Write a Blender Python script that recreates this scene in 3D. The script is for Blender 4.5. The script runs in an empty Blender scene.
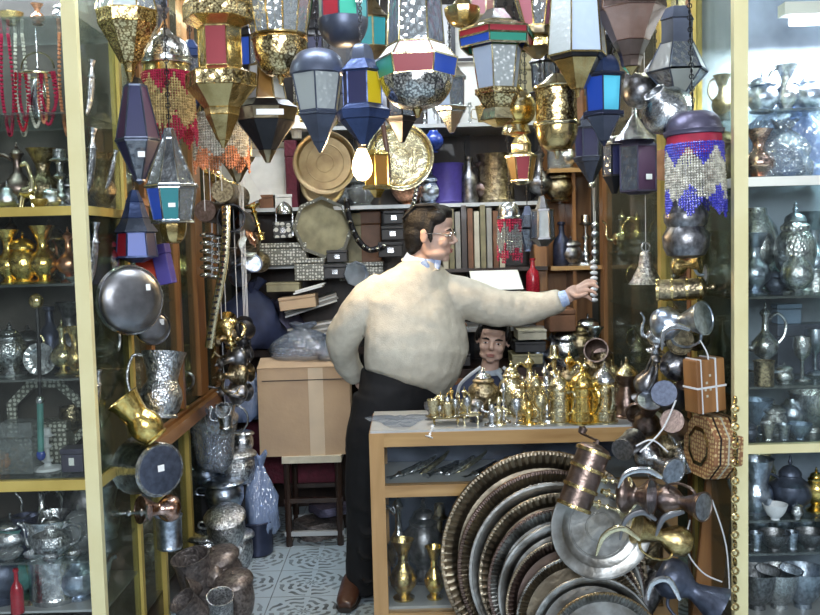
import bpy, bmesh, math, random
from mathutils import Vector, Matrix, Quaternion, Euler
R = math.radians; PI = math.pi; sin, cos = math.sin, math.cos
rnd = random.Random(7)
sc = bpy.context.scene
col = sc.collection
# ---------------------------------------------------------------- camera geometry
PITCH, ROLL, FPX, CH = R(4.0), R(1.5), 900.0, 1.57
C0 = Vector((0, 0, CH))
cF = Vector((0, cos(PITCH), -sin(PITCH))); _r0 = Vector((1, 0, 0)); _u0 = Vector((0, sin(PITCH), cos(PITCH)))
cR = cos(ROLL) * _r0 - sin(ROLL) * _u0; cU = cos(ROLL) * _u0 + sin(ROLL) * _r0
def P(px, py, Y):
    d = cF + cR * ((px - 410) / FPX) + cU * ((307.5 - py) / FPX)
    return C0 + d * (Y / d.y)
def XZ(px, Y, z):
    dz = z - CH; vF = Y * cos(PITCH) - dz * sin(PITCH)
    return ((px - 410) / FPX * vF + sin(ROLL) * (Y * sin(PITCH) + dz * cos(PITCH))) / cos(ROLL)
def ZY(px, py, Y): return P(px, py, Y).z
def S(n, Y): return n * Y / FPX
# ---------------------------------------------------------------- materials
M = {}
def _nt(name):
    m = bpy.data.materials.new(name); m.use_nodes = True; nt = m.node_tree; nt.nodes.clear()
    out = nt.nodes.new('ShaderNodeOutputMaterial'); return m, nt, out
def mat(name, c, rough=.5, metal=0, var=.15, vs=8, bump=0, bs=60, spec=.5, c2=None, vor=False, alpha=1, trans=0, coat=0, emit=None):
    m, nt, out = _nt(name); N = nt.nodes; L = nt.links
    b = N.new('ShaderNodeBsdfPrincipled'); L.new(b.outputs[0], out.inputs[0])
    tc = N.new('ShaderNodeTexCoord')
    n = N.new('ShaderNodeTexNoise'); n.inputs['Scale'].default_value = vs; n.inputs['Detail'].default_value = 4
    L.new(tc.outputs['Object'], n.inputs['Vector'])
    r = N.new('ShaderNodeValToRGB'); L.new(n.outputs['Fac'], r.inputs[0])
    d = c2 or tuple(x * (1 - var * 2) for x in c)
    r.color_ramp.elements[0].position = .35; r.color_ramp.elements[1].position = .65
    r.color_ramp.elements[0].color = (*d, 1); r.color_ramp.elements[1].color = (*c, 1)
    L.new(r.outputs[0], b.inputs['Base Color'])
    b.inputs['Metallic'].default_value = metal; b.inputs['Roughness'].default_value = rough
    b.inputs['Specular IOR Level'].default_value = spec
    b.inputs['Coat Weight'].default_value = coat
    if alpha < 1: b.inputs['Alpha'].default_value = alpha
    if trans: b.inputs['Transmission Weight'].default_value = trans
    if bump:
        t = N.new('ShaderNodeTexVoronoi' if vor else 'ShaderNodeTexNoise'); t.inputs['Scale'].default_value = bs
        L.new(tc.outputs['Object'], t.inputs['Vector'])
        bp = N.new('ShaderNodeBump'); bp.inputs['Strength'].default_value = bump * (.55 if metal > .55 else 1); bp.inputs['Distance'].default_value = .006 if metal > .55 else .015
        L.new(t.outputs[0], bp.inputs['Height']); L.new(bp.outputs[0], b.inputs['Normal'])
    if emit:
        b.inputs['Emission Color'].default_value = (*emit[0], 1); b.inputs['Emission Strength'].default_value = emit[1]
    M[name] = m; return m
def glass(name, tint=(1, 1, 1), refl=.12, dens=0.0, dc=(.5, .5, .5), rough=.03, bump=0, bs=40):
    # thin sheet glass: transparent + mirror layer (+ optional diffuse body colour)
    m, nt, out = _nt(name); N = nt.nodes; L = nt.links
    t = N.new('ShaderNodeBsdfTransparent'); t.inputs[0].default_value = (*tint, 1)
    g = N.new('ShaderNodeBsdfGlossy'); g.inputs['Roughness'].default_value = rough
    lw = N.new('ShaderNodeLayerWeight'); lw.inputs[0].default_value = .35
    ma = N.new('ShaderNodeMath'); ma.operation = 'MULTIPLY_ADD'; ma.inputs[1].default_value = .2 if name in ('pane', 'sideglass') else .5; ma.inputs[2].default_value = refl
    ma.use_clamp = True
    L.new(lw.outputs['Fresnel'], ma.inputs[0])
    src = t
    if dens:
        df = N.new('ShaderNodeBsdfPrincipled'); df.inputs['Roughness'].default_value = .45
        df.inputs['Base Color'].default_value = (*dc, 1)
        mx0 = N.new('ShaderNodeMixShader'); mx0.inputs[0].default_value = dens
        L.new(t.outputs[0], mx0.inputs[1]); L.new(df.outputs[0], mx0.inputs[2]); src = mx0
    mx = N.new('ShaderNodeMixShader'); L.new(ma.outputs[0], mx.inputs[0])
    L.new(src.outputs[0], mx.inputs[1]); L.new(g.outputs[0], mx.inputs[2]); L.new(mx.outputs[0], out.inputs[0])
    if bump:
        tc = N.new('ShaderNodeTexCoord'); v = N.new('ShaderNodeTexVoronoi'); v.inputs['Scale'].default_value = bs
        L.new(tc.outputs['Object'], v.inputs['Vector'])
        bp = N.new('ShaderNodeBump'); bp.inputs['Strength'].default_value = bump; bp.inputs['Distance'].default_value = .01
        L.new(v.outputs[0], bp.inputs['Height']); L.new(bp.outputs[0], g.inputs['Normal'])
    M[name] = m; return m
mat('brass', (.78, .62, .30), .24, 1, .1, 11, .6, 34, c2=(.40, .29, .12))
def ornate():
    for nm, c, d in (('brassorn', (.86, .72, .40), (.28, .20, .09)), ('silverorn', (.80, .80, .76), (.22, .22, .22))):
        mat(nm, c, .26, 1, .1, 9, 1.0, 30, vor=True); nt = M[nm].node_tree; N = nt.nodes; b = [n for n in N if n.type == 'BSDF_PRINCIPLED'][0]
        v = N.new('ShaderNodeTexVoronoi'); v.inputs['Scale'].default_value = 130; tc = [n for n in N if n.type == 'TEX_COORD'][0]; nt.links.new(tc.outputs['Object'], v.inputs['Vector'])
        r = N.new('ShaderNodeValToRGB'); r.color_ramp.elements[0].color = (*c, 1); r.color_ramp.elements[0].position = .42; r.color_ramp.elements[1].color = (*d, 1); r.color_ramp.elements[1].position = .62  # dark cells put the shade of crevices and pierced holes into the colour
        nt.links.new(v.outputs['Distance'], r.inputs[0]); nt.links.new(r.outputs[0], b.inputs['Base Color'])
ornate()
mat('gold', (.98, .78, .28), .22, 1, .1, 11, .4, 20, c2=(.72, .48, .14))
mat('palebrass', (.97, .90, .62), .2, 1, .1, 11, .6, 30, c2=(.55, .46, .26))
mat('dullbrass', (.42, .33, .19), .36, 1, .1, 9, .3, 14, c2=(.26, .19, .11))
mat('antique', (.42, .35, .22), .32, 1, .1, 11, .7, 26, c2=(.15, .12, .08), vor=True)
mat('silver', (.84, .86, .88), .22, 1, .1, 11, .6, 30, c2=(.38, .40, .43))
mat('engraved', (.80, .82, .84), .32, 1, .1, 14, .9, 26, c2=(.25, .26, .28), vor=True)
mat('pewter', (.34, .34, .36), .36, 1, .1, 9, .4, 14, c2=(.14, .14, .15))
mat('bluesilver', (.62, .70, .82), .3, 1, .1, 7, .5, 18, c2=(.28, .33, .42))
mat('copper', (.80, .42, .26), .3, 1, .1, 9, .5, 20, c2=(.42, .2, .12))
mat('rosecopper', (.72, .52, .46), .2, 1, .1, 5, .5, 12, c2=(.36, .2, .14))
mat('oldcopper', (.27, .20, .18), .34, 1, .1, 9, .5, 18, c2=(.16, .12, .1))
mat('traybronze', (.42, .36, .27), .36, 1, .1, 10, .5, 40, c2=(.20, .17, .13))
mat('traysilver', (.50, .51, .50), .36, 1, .1, 12, .5, 40, c2=(.20, .19, .17))
mat('blueblack', (.05, .06, .11), .35, .6, .2, 9, .2, 30)
mat('bluemetal', (.05, .08, .20), .36, .5, .2, 9, .3, 30)
mat('slate', (.11, .13, .19), .38, .6, .2, 9, .3, 30)
mat('purplemetal', (.15, .14, .22), .4, .6, .2, 9, .6, 30)
mat('blackmetal', (.025, .025, .03), .35, .5, .2, 9, .1, 30)
mat('yellowpaint', (.72, .55, .16), .3, .35, .08, 5, .05, 30, c2=(.55, .40, .10))
mat('creampaint', (.92, .84, .50), .3, .2, .05, 5, .05, 30, c2=(.85, .76, .42))
mat('whitepaint', (.88, .88, .80), .35, 0, .05, 5)
mat('chrome', (.9, .92, .95), .15, 1, .05, 5)
mat('greyshelf', (.55, .57, .58), .4, .3, .1, 5)
mat('paper', (.80, .80, .78), .7, 0, .08, 12)
mat('tag', (.95, .95, .95), .5, 0, 0, 5)
mat('redglaze', (.45, .02, .04), .2, 0, .2, 20, coat=.5)
mat('cloth_black', (.018, .018, .022), .85, 0, .2, 20, .2, 300)
mat('trousers', (.004, .004, .006), .8, 0, .2, 6, .4, 14)
mat('sweater', (.66, .62, .52), .95, 0, .06, 30, .25, 220, c2=(.58, .54, .45), spec=.1)
mat('shirt', (.35, .48, .80), .8, 0, .05, 90, c2=(.62, .72, .9))
mat('skin', (.58, .39, .31), .5, 0, .05, 14, c2=(.50, .32, .25))
mat('lips', (.42, .17, .14), .45, 0, .05, 14)
mat('hair', (.006, .005, .005), .55, 0, .2, 90, .35, 160, spec=.3)
mat('eyewhite', (.8, .8, .78), .2, 0, 0, 5)
mat('iris', (.03, .018, .01), .15, 0, 0, 5)
mat('leather', (.085, .035, .02), .3, 0, .15, 9, .1, 40, coat=.4)
mat('sole', (.02, .015, .012), .7, 0, 0, 5)
mat('navy', (.02, .03, .08), .7, 0, .1, 9)
mat('whitecloth', (.78, .8, .84), .8, 0, .05, 9)
mat('jacketlight', (.45, .52, .62), .8, 0, .05, 9)
mat('cardboard', (.50, .36, .23), .8, 0, .08, 4, .1, 40, c2=(.42, .30, .20))
mat('tape', (.62, .50, .36), .3, 0, .05, 9)
mat('darkwall', (.10, .09, .08), .8, 0, .3, 3)
mat('cabback', (.09, .078, .068), .45, 0, .4, 5)
mat('cabbackr', (.42, .50, .64), .4, 0, .3, 4)
mat('olivewall', (.30, .28, .19), .55, 0, .35, 4)
mat('ceilingpaint', (.35, .35, .34), .9, 0, .1, 3)
mat('darkbox', (.03, .03, .035), .5, 0, .2, 9)
mat('purplecard', (.07, .05, .30), .5, 0, .1, 9)
mat('redcard', (.65, .05, .02), .5, 0, .1, 9)
mat('maroon', (.13, .012, .03), .7, 0, .2, 30, .3, 60)
mat('brown', (.22, .10, .05), .5, 0, .2, 12)
mat('olivebook', (.30, .27, .16), .6, 0, .2, 14)
mat('creambook', (.62, .58, .46), .6, 0, .1, 14)
mat('greybook', (.36, .35, .32), .6, 0, .1, 14)
mat('string', (.75, .76, .78), .8, 0, .05, 9)
mat('greenblue', (.10, .28, .26), .4, 0, .2, 9)
mat('blueglaze', (.03, .08, .45), .2, 0, .2, 9, coat=.6)
mat('orange', (.80, .28, .05), .5, 0, .1, 9)
mat('bead_clear', (.75, .72, .62), .15, 0, .3, 60, coat=.6)
mat('bead_peach', (.80, .34, .18), .25, 0, .2, 60, coat=.4)
mat('bead_red', (.45, .03, .08), .2, 0, .2, 60, coat=.5)
mat('bead_blue', (.08, .08, .60), .2, 0, .2, 60, coat=.5)
mat('bead_gold', (.65, .48, .22), .2, 0, .3, 60, coat=.5)
mat('redcloth', (.45, .02, .06), .7, 0, .2, 12)
mat('rag', (.24, .21, .20), .42, .5, .25, 9, .5, 18, c2=(.09, .08, .08))
mat('stone', (.27, .23, .21), .36, .6, .2, 12, .6, 22, c2=(.10, .08, .075))
mat('bluefoil', (.30, .42, .60), .25, .7, .2, 6, .9, 12)
def wood(name, c1, c2, sc_=6, rough=.35, coat=.3, axis='Z'):
    m, nt, out = _nt(name); N = nt.nodes; L = nt.links
    b = N.new('ShaderNodeBsdfPrincipled'); L.new(b.outputs[0], out.inputs[0])
    tc = N.new('ShaderNodeTexCoord'); mp = N.new('ShaderNodeMapping'); L.new(tc.outputs['Object'], mp.inputs[0])
    s = [sc_ * 4] * 3; s['XYZ'.index(axis)] = sc_ * .4; mp.inputs['Scale'].default_value = s
    n = N.new('ShaderNodeTexNoise'); n.inputs['Scale'].default_value = 1; n.inputs['Detail'].default_value = 6; n.inputs['Distortion'].default_value = .6
    L.new(mp.outputs[0], n.inputs['Vector'])
    r = N.new('ShaderNodeValToRGB'); r.color_ramp.elements[0].position = .3; r.color_ramp.elements[1].position = .7
    r.color_ramp.elements[0].color = (*c1, 1); r.color_ramp.elements[1].color = (*c2, 1)
    L.new(n.outputs['Fac'], r.inputs[0]); L.new(r.outputs[0], b.inputs['Base Color'])
    b.inputs['Roughness'].default_value = rough; b.inputs['Coat Weight'].default_value = coat
    M[name] = m
wood('wood_v', (.20, .085, .028), (.36, .17, .06))
wood('wood_x', (.34, .19, .07), (.52, .32, .13), axis='X')
wood('wood_y', (.20, .085, .028), (.36, .17, .06), axis='Y')
wood('wood_counter', (.36, .20, .07), (.52, .31, .13))
wood('wood_dark', (.018, .010, .008), (.04, .022, .015), coat=.1)
def inlay(name, base, light, s=60):
    m, nt, out = _nt(name); N = nt.nodes; L = nt.links
    b = N.new('ShaderNodeBsdfPrincipled'); L.new(b.outputs[0], out.inputs[0])
    tc = N.new('ShaderNodeTexCoord'); v = N.new('ShaderNodeTexVoronoi'); v.inputs['Scale'].default_value = s; v.inputs['Randomness'].default_value = .35
    L.new(tc.outputs['Object'], v.inputs['Vector'])
    r = N.new('ShaderNodeValToRGB'); r.color_ramp.interpolation = 'CONSTANT'
    r.color_ramp.elements[0].color = (*light, 1); r.color_ramp.elements[1].position = .38; r.color_ramp.elements[1].color = (*base, 1)
    L.new(v.outputs[0], r.inputs[0]); L.new(r.outputs[0], b.inputs['Base Color']); b.inputs['Roughness'].default_value = .3
    M[name] = m
inlay('inlay_brown', (.28, .13, .06), (.62, .45, .22), 70)
inlay('inlay_grey', (.14, .14, .12), (.58, .58, .52), 60)
inlay('inlay_black', (.03, .03, .03), (.6, .6, .56), 30)
def floor_mat():
    m, nt, out = _nt('floor_tiles'); N = nt.nodes; L = nt.links
    b = N.new('ShaderNodeBsdfPrincipled'); L.new(b.outputs[0], out.inputs[0])
    tc = N.new('ShaderNodeTexCoord'); sep = N.new('ShaderNodeSeparateXYZ'); L.new(tc.outputs['Object'], sep.inputs[0])
    def mth(op, a, bb=None, c=None):
        n = N.new('ShaderNodeMath'); n.operation = op
        for i, x in enumerate((a, bb, c)):
            if x is None: continue
            if isinstance(x, (int, float)): n.inputs[i].default_value = x
            else: L.new(x, n.inputs[i])
        return n.outputs[0]
    T = .33
    fx = mth('SUBTRACT', mth('FRACT', mth('DIVIDE', sep.outputs[0], T)), .5); fy = mth('SUBTRACT', mth('FRACT', mth('DIVIDE', sep.outputs[1], T)), .5)
    rr = mth('SQRT', mth('ADD', mth('MULTIPLY', fx, fx), mth('MULTIPLY', fy, fy)))
    an = mth('ARCTAN2', fy, fx)
    pet = mth('ADD', rr, mth('MULTIPLY', mth('SINE', mth('MULTIPLY', an, 8)), .03))
    rings = mth('GREATER_THAN', mth('SINE', mth('MULTIPLY', pet, 46)), .1)
    inside = mth('LESS_THAN', rr, .47)
    sp = mth('GREATER_THAN', mth('ABSOLUTE', mth('SINE', mth('MULTIPLY', an, 4))), .35)
    msk = mth('MULTIPLY', mth('MULTIPLY', rings, inside), sp)
    edge = mth('GREATER_THAN', mth('MAXIMUM', mth('ABSOLUTE', fx), mth('ABSOLUTE', fy)), .492)
    nz = N.new('ShaderNodeTexNoise'); nz.inputs['Scale'].default_value = 9; nz.inputs['Detail'].default_value = 5; L.new(tc.outputs['Object'], nz.inputs['Vector'])
    fac = mth('MULTIPLY', mth('MAXIMUM', msk, edge), mth('MULTIPLY_ADD', nz.outputs['Fac'], 1.2, .1))
    mx = N.new('ShaderNodeMix'); mx.data_type = 'RGBA'; L.new(fac, mx.inputs['Factor'])
    mx.inputs['A'].default_value = (.44, .53, .60, 1); mx.inputs['B'].default_value = (.05, .06, .07, 1)
    L.new(mx.outputs['Result'], b.inputs['Base Color']); b.inputs['Roughness'].default_value = .3
    M['floor_tiles'] = m
floor_mat()
glass('pane', (.97, .98, .97), .004)
glass('sideglass', (.84, .88, .82), .02, .16, (.16, .155, .11))  # olive diffuse body puts haze and reflections of the pane into its colour
glass('g_shelf', (.82, .88, .86), .08, .12, (.4, .45, .44))
glass('g_clear', (.88, .90, .9), .10, .25, (.45, .48, .5), .1, .5)
glass('g_frost', (.6, .65, .68), .06, .75, (.46, .50, .50), .3, .5, 60)
glass('g_white', (.85, .9, 1), .06, .75, (.6, .72, .92), .3, .3)
glass('g_red', (.5, .03, .05), .0, .8, (.36, .015, .03), .35)
glass('g_pink', (.7, .25, .3), .0, .8, (.48, .16, .20), .35)
glass('g_green', (.05, .45, .35), .0, .8, (.02, .32, .22), .35)
glass('g_teal', (.05, .45, .45), .0, .7, (.02, .30, .34), .35)
glass('g_blue', (.03, .1, .7), .0, .8, (.02, .09, .55), .35)
glass('g_navy', (.05, .06, .3), .0, .8, (.015, .017, .09), .35)
glass('g_purple', (.3, .15, .3), .0, .7, (.10, .04, .10), .35)
glass('g_cyan', (.3, .8, .95), .0, .9, (.10, .62, .85), .35)
glass('g_yellow', (.9, .7, .05), .0, .9, (.85, .62, .02), .35)
glass('g_smoke', (.55, .6, .7), .12, .5, (.16, .19, .24), .1, .3)
glass('g_amber', (.8, .5, .15), .1, .6, (.5, .26, .05), .1)
glass('bag', (.80, .86, .95), .2, .2, (.50, .60, .78), .15, .9, 14)
glass('bagblue', (.55, .68, .95), .2, .6, (.35, .48, .80), .15, .9, 14)
glass('bulbglass', (1, .95, .85), .1)
def emis(name, c, s):
    m, nt, out = _nt(name); e = nt.nodes.new('ShaderNodeEmission'); e.inputs[0].default_value = (*c, 1); e.inputs[1].default_value = s
    nt.links.new(e.outputs[0], out.inputs[0]); M[name] = m
emis('bulb_hot', (1, .72, .36), 30)
emis('tube_hot', (.80, .88, 1), 16)
# ---------------------------------------------------------------- mesh builder
def cr(pts, n=5):
    pts = [Vector(p) for p in pts]; out = []
    for i in range(len(pts) - 1):
        p0 = pts[max(i - 1, 0)]; p1 = pts[i]; p2 = pts[i + 1]; p3 = pts[min(i + 2, len(pts) - 1)]
        for k in range(n):
            t = k / n
            out.append(.5 * ((2 * p1) + (p2 - p0) * t + (2 * p0 - 5 * p1 + 4 * p2 - p3) * t * t + (3 * p1 - p0 - 3 * p2 + p3) * t ** 3))
    out.append(pts[-1]); return out
class B:
    def __init__(s): s.v = []; s.f = []; s.mi = []; s.m = 0
    def face(s, f): s.f.append(tuple(f)); s.mi.append(s.m)
    def box(s, lo, hi, M_=None):
        b = len(s.v); lo = Vector(lo); hi = Vector(hi)
        for z in (lo.z, hi.z):
            for x, y in ((lo.x, lo.y), (hi.x, lo.y), (hi.x, hi.y), (lo.x, hi.y)):
                p = Vector((x, y, z)); s.v.append(M_ @ p if M_ else p)
        for q in ((3, 2, 1, 0), (4, 5, 6, 7), (0, 1, 5, 4), (1, 2, 6, 5), (2, 3, 7, 6), (3, 0, 4, 7)): s.face([b + i for i in q])
        return s
    def lathe(s, prof, n=24, M_=None, ph=0, mod=None, sx=1, sy=1):
        rings = []
        for r, z in prof:
            if r <= 1e-5: p = Vector((0, 0, z)); s.v.append(M_ @ p if M_ else p); rings.append([len(s.v) - 1])
            else:
                ring = []
                for k in range(n):
                    a = ph + 2 * PI * k / n; rr, zz = (r, z) if not mod else mod(r, z, a)
                    p = Vector((rr * cos(a) * sx, rr * sin(a) * sy, zz)); s.v.append(M_ @ p if M_ else p); ring.append(len(s.v) - 1)
                rings.append(ring)
        for a, b in zip(rings, rings[1:]):
            for k in range(n):
                k2 = (k + 1) % n
                if len(a) == 1 and len(b) == 1: break
                if len(a) == 1: s.face((a[0], b[k2], b[k]))
                elif len(b) == 1: s.face((a[k], a[k2], b[0]))
                else: s.face((a[k], a[k2], b[k2], b[k]))
        return s
    def loft(s, secs, n=20, cap=True):
        # secs: (centre, avec, bvec)
        rings = []
        for c, a, b in secs:
            c, a, b = Vector(c), Vector(a), Vector(b); ring = []
            for k in range(n):
                t = 2 * PI * k / n; s.v.append(c + a * cos(t) + b * sin(t)); ring.append(len(s.v) - 1)
            rings.append(ring)
        for a, b in zip(rings, rings[1:]):
            for k in range(n): k2 = (k + 1) % n; s.face((a[k], a[k2], b[k2], b[k]))
        if cap: s.face(rings[0][::-1]); s.face(rings[-1])
        return s
    def tube(s, pts, r, n=6, cap=True, flat=1):
        pts = [Vector(p) for p in pts]; rs = r if isinstance(r, (list, tuple)) else [r] * len(pts)
        if len(rs) != len(pts):
            m = len(rs) - 1; rs = [rs[int(i / (len(pts) - 1) * m)] + (rs[min(int(i / (len(pts) - 1) * m) + 1, m)] - rs[int(i / (len(pts) - 1) * m)]) * ((i / (len(pts) - 1) * m) % 1) for i in range(len(pts))]
        prev = None; secs = []
        for i, p in enumerate(pts):
            t = (pts[min(i + 1, len(pts) - 1)] - pts[max(i - 1, 0)]).normalized()
            if prev is None:
                u = t.cross(Vector((0, 1, 0)) if abs(t.y) < .9 else Vector((1, 0, 0))).normalized()
            else: u = (prev - t * prev.dot(t)).normalized()
            prev = u; w = t.cross(u); secs.append((p, u * rs[i], w * rs[i] * flat))
        return s.loft(secs, n, cap)
    def ell(s, c, r, n=16, M_=None):
        c = Vector(c); r = Vector(r) if not isinstance(r, (int, float)) else Vector((r, r, r)); h = n // 2
        T = Matrix.Translation(c) @ Matrix.Diagonal((r.x, r.y, r.z, 1)); T = M_ @ T if M_ else T
        return s.lathe([(0, -1)] + [(sin(PI * i / h), -cos(PI * i / h)) for i in range(1, h)] + [(0, 1)], n, T)
    def torus(s, c, R1, r, n=16, m=6, axis='Z', a0=0, a1=2 * PI):
        c = Vector(c); pts = []
        full = abs(a1 - a0 - 2 * PI) < 1e-6
        for k in range(n + 1):
            a = a0 + (a1 - a0) * k / n; u, w = R1 * cos(a), R1 * sin(a)
            pts.append(c + (Vector((u, w, 0)) if axis == 'Z' else Vector((u, 0, w)) if axis == 'Y' else Vector((0, u, w))))
        return s.tube(pts, r, m, not full)
    def prism(s, poly, y0, y1):   # polygon in XZ extruded along Y
        b = len(s.v); n = len(poly)
        for y in (y0, y1):
            for x, z in poly: s.v.append(Vector((x, y, z)))
        s.face(range(b, b + n)); s.face(range(b + 2 * n - 1, b + n - 1, -1))
        for k in range(n): k2 = (k + 1) % n; s.face((b + k, b + n + k, b + n + k2, b + k2))
        return s
    def mesh(s, name, mats, smooth=40):
        me = bpy.data.meshes.new(name); me.from_pydata([tuple(v) for v in s.v], [], s.f)
        for m in (mats if isinstance(mats, (list, tuple)) else [mats]): me.materials.append(M[m])
        me.polygons.foreach_set('material_index', s.mi)
        bm = bmesh.new(); bm.from_mesh(me); bmesh.ops.recalc_face_normals(bm, faces=bm.faces); bm.to_mesh(me); bm.free()
        if smooth:
            me.polygons.foreach_set('use_smooth', [True] * len(s.f)); me.set_sharp_from_angle(angle=R(smooth))
        me.update(); return me
    def build(s, name, mats, parent=None, smooth=40): return link(name, s.mesh(name, mats, smooth), parent)
def link(name, me, parent=None, loc=None):
    o = bpy.data.objects.new(name, me); col.objects.link(o)
    if parent: o.parent = parent
    if loc is not None: o.location = loc
    return o
CACHE = {}
def cached(key, fn, mats, name, parent, smooth=40):
    k = (key, mats if isinstance(mats, str) else tuple(mats))
    if k not in CACHE: CACHE[k] = fn().mesh(name, mats, smooth)
    return link(name, CACHE[k], parent)
ALL = []
def tag(o, label, cat, group=None, kind=None):
    o['label'] = label; o['category'] = cat
    if group: o['group'] = group
    if kind: o['kind'] = kind
    ALL.append(o); return o
def thing(name, label, cat, loc=(0, 0, 0), rot=None, group=None, sc_=None):
    o = bpy.data.objects.new(name, None); col.objects.link(o); o.location = loc; o.empty_display_size = .05
    if rot is not None: o.rotation_euler = rot
    if sc_ is not None: o.scale = sc_ if isinstance(sc_, (tuple, list)) else (sc_,) * 3
    return tag(o, label, cat, group)
def struct(name, b, m):
    o = b.build(name, m); o['kind'] = 'structure'; return o
def axis_rot(a, b, spin=0):
    d = (Vector(b) - Vector(a)).normalized()
    return (d.to_track_quat('Z', 'Y') @ Quaternion((0, 0, 1), spin)).to_euler()
CEIL = 3.12
# ---------------------------------------------------------------- vessels (unit height meshes)
PR = {
 'dallah': [(0, 0), (.27, 0), (.28, .03), (.24, .06), (.27, .14), (.275, .22), (.22, .36), (.155, .48), (.15, .52), (.175, .53), (.19, .60), (.225, .68), (.23, .69), (.2, .69), (0, .68)],
 'ewer': [(0, 0), (.17, 0), (.18, .02), (.10, .06), (.06, .11), (.08, .13), (.19, .2), (.245, .3), (.23, .39), (.13, .49), (.065, .56), (.055, .68), (.06, .76), (.085, .80), (.09, .81), (0, .81)],
 'vase': [(0, 0), (.22, 0), (.23, .03), (.13, .08), (.15, .12), (.27, .25), (.29, .36), (.23, .48), (.12, .58), (.10, .68), (.14, .84), (.25, 1.0), (.235, .995), (.09, .7), (0, .66)],
 'teapot': [(0, 0), (.22, 0), (.24, .04), (.2, .07), (.36, .17), (.42, .32), (.38, .47), (.22, .58), (.2, .62), (.22, .64), (0, .64)],
 'jug': [(0, 0), (.18, .01), (.28, .08), (.33, .2), (.31, .32), (.22, .44), (.15, .52), (.145, .58), (.2, .72), (.29, .9), (.32, .97), (.325, 1.0), (.30, 1.0), (.29, .985), (.12, .98), (0, .985)],
 'canister': [(0, 0), (.23, 0), (.235, .03), (.2, .05), (.2, .16), (.215, .17), (.215, .20), (.2, .21), (.195, .42), (.21, .43), (.21, .46), (.195, .47), (.19, .6), (.225, .63), (.225, .66), (0, .66)],
 'cup': [(0, 0), (.3, 0), (.3, .05), (.26, .1), (.34, .55), (.44, 1), (.41, 1), (.31, .5), (.22, .12), (0, .1)],
 'beaker': [(0, 0), (.36, 0), (.38, .06), (.36, .1), (.38, .9), (.42, 1), (.38, 1), (.34, .88), (.32, .12), (0, .1)],
 'bowl': [(0, 0), (.35, 0), (.33, .12), (.6, .3), (.85, .65), (.98, 1), (.93, 1), (.8, .66), (.5, .3), (0, .2)],
 'goblet': [(0, 0), (.22, 0), (.2, .04), (.05, .1), (.04, .42), (.08, .48), (.2, .6), (.24, .8), (.22, 1), (.2, 1), (.2, .8), (.14, .6), (0, .54)],
 'candlestick': [(0, 0), (.24, 0), (.22, .06), (.08, .1), (.05, .16), (.1, .22), (.05, .28), (.04, .5), (.09, .56), (.04, .62), (.05, .78), (.14, .82), (.09, .86), (.08, 1), (.06, 1), (.05, .9), (0, .9)],
 'jar': [(0, 0), (.28, 0), (.3, .04), (.24, .08), (.38, .25), (.40, .42), (.32, .58), (.26, .64), (.33, .66), (.33, .69), (0, .69)],
 'mill': [(0, 0), (.17, 0), (.175, .03), (.165, .04), (.165, .27), (.175, .28), (.175, .31), (.165, .32), (.165, .55), (.175, .56), (.175, .59), (.165, .60), (.165, .8), (.178, .81), (.178, .85), (.14, .9), (.05, .94), (0, .94)],
 'pitcher': [(0, 0), (.3, 0), (.31, .03), (.28, .06), (.34, .15), (.38, .3), (.35, .44), (.28, .54), (.27, .58), (.3, .72), (.37, .93), (.40, 1), (.37, 1), (.27, .72), (.24, .58), (0, .54)],
 'bottle': [(0, 0), (.2, 0), (.21, .03), (.2, .5), (.17, .6), (.07, .72), (.06, .92), (.09, .94), (.09, 1), (0, 1)],
 'pot': [(0, 0), (.38, 0), (.42, .08), (.5, .3), (.5, .6), (.42, .72), (.56, .76), (.56, .80), (0, .80)],
 'bell': [(.0, .7), (.12, .7), (.14, .66), (.18, .4), (.34, .1), (.42, 0), (.40, 0), (.3, .12), (.1, .5), (0, .55)],
 'figure': [(0, 0), (.28, 0), (.26, .08), (.1, .12), (.12, .3), (.17, .45), (.15, .6), (.06, .7), (.11, .78), (.12, .88), (.05, 1), (0, 1)],
 'samovar': [(0, 0), (.26, 0), (.27, .04), (.18, .07), (.12, .14), (.14, .18), (.27, .28), (.32, .45), (.30, .58), (.2, .68), (.22, .70), (.22, .73), (.15, .78), (0, .78)],
 'globe': [(0, 0), (.16, 0), (.2, .05), (.1, .1), (.3, .2), (.44, .4), (.46, .55), (.38, .78), (.22, .92), (.2, 1), (.17, 1), (.2, .9), (0, .85)],
 'gourd': [(0, 0), (.2, 0), (.36, .05), (.43, .18), (.45, .36), (.37, .48), (.35, .52), (.41, .60), (.42, .72), (.32, .86), (.24, 1), (0, 1)],
 'funnel': [(0, 0), (.05, 0), (.06, .4), (.12, .5), (.5, 1), (.48, 1), (.1, .52), (0, .45)],
}
LID = {
 'dallah': [(0, .68), (.235, .69), (.24, .71), (.20, .77), (.12, .83), (.05, .86), (.03, .89), (0, .89)],
 'ewer': [(0, .80), (.095, .81), (.10, .83), (.07, .87), (.03, .90), (0, .90)],
 'teapot': [(0, .63), (.22, .64), (.21, .68), (.14, .76), (.05, .8), (0, .8)],
 'jar': [(0, .68), (.35, .69), (.33, .74), (.2, .84), (.06, .88), (0, .88)],
 'pot': [(0, .79), (.56, .80), (.52, .86), (.3, .93), (.1, .95), (0, .95)],
 'samovar': [(0, .77), (.17, .78), (.14, .84), (.05, .88), (0, .88)],
 'mill': [],
 'canister': [(0, .655), (.215, .66), (.21, .70), (.17, .78), (.10, .84), (.05, .87), (.03, .90), (0, .90)],
}
FIN = {'canister': (.90, 1.0, .03), 'dallah': (.89, 1.0, .035), 'ewer': (.90, 1.0, .03), 'teapot': (.8, 1.0, .045), 'jar': (.88, 1, .05), 'pot': (.95, 1.03, .06), 'samovar': (.88, 1, .05)}
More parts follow.
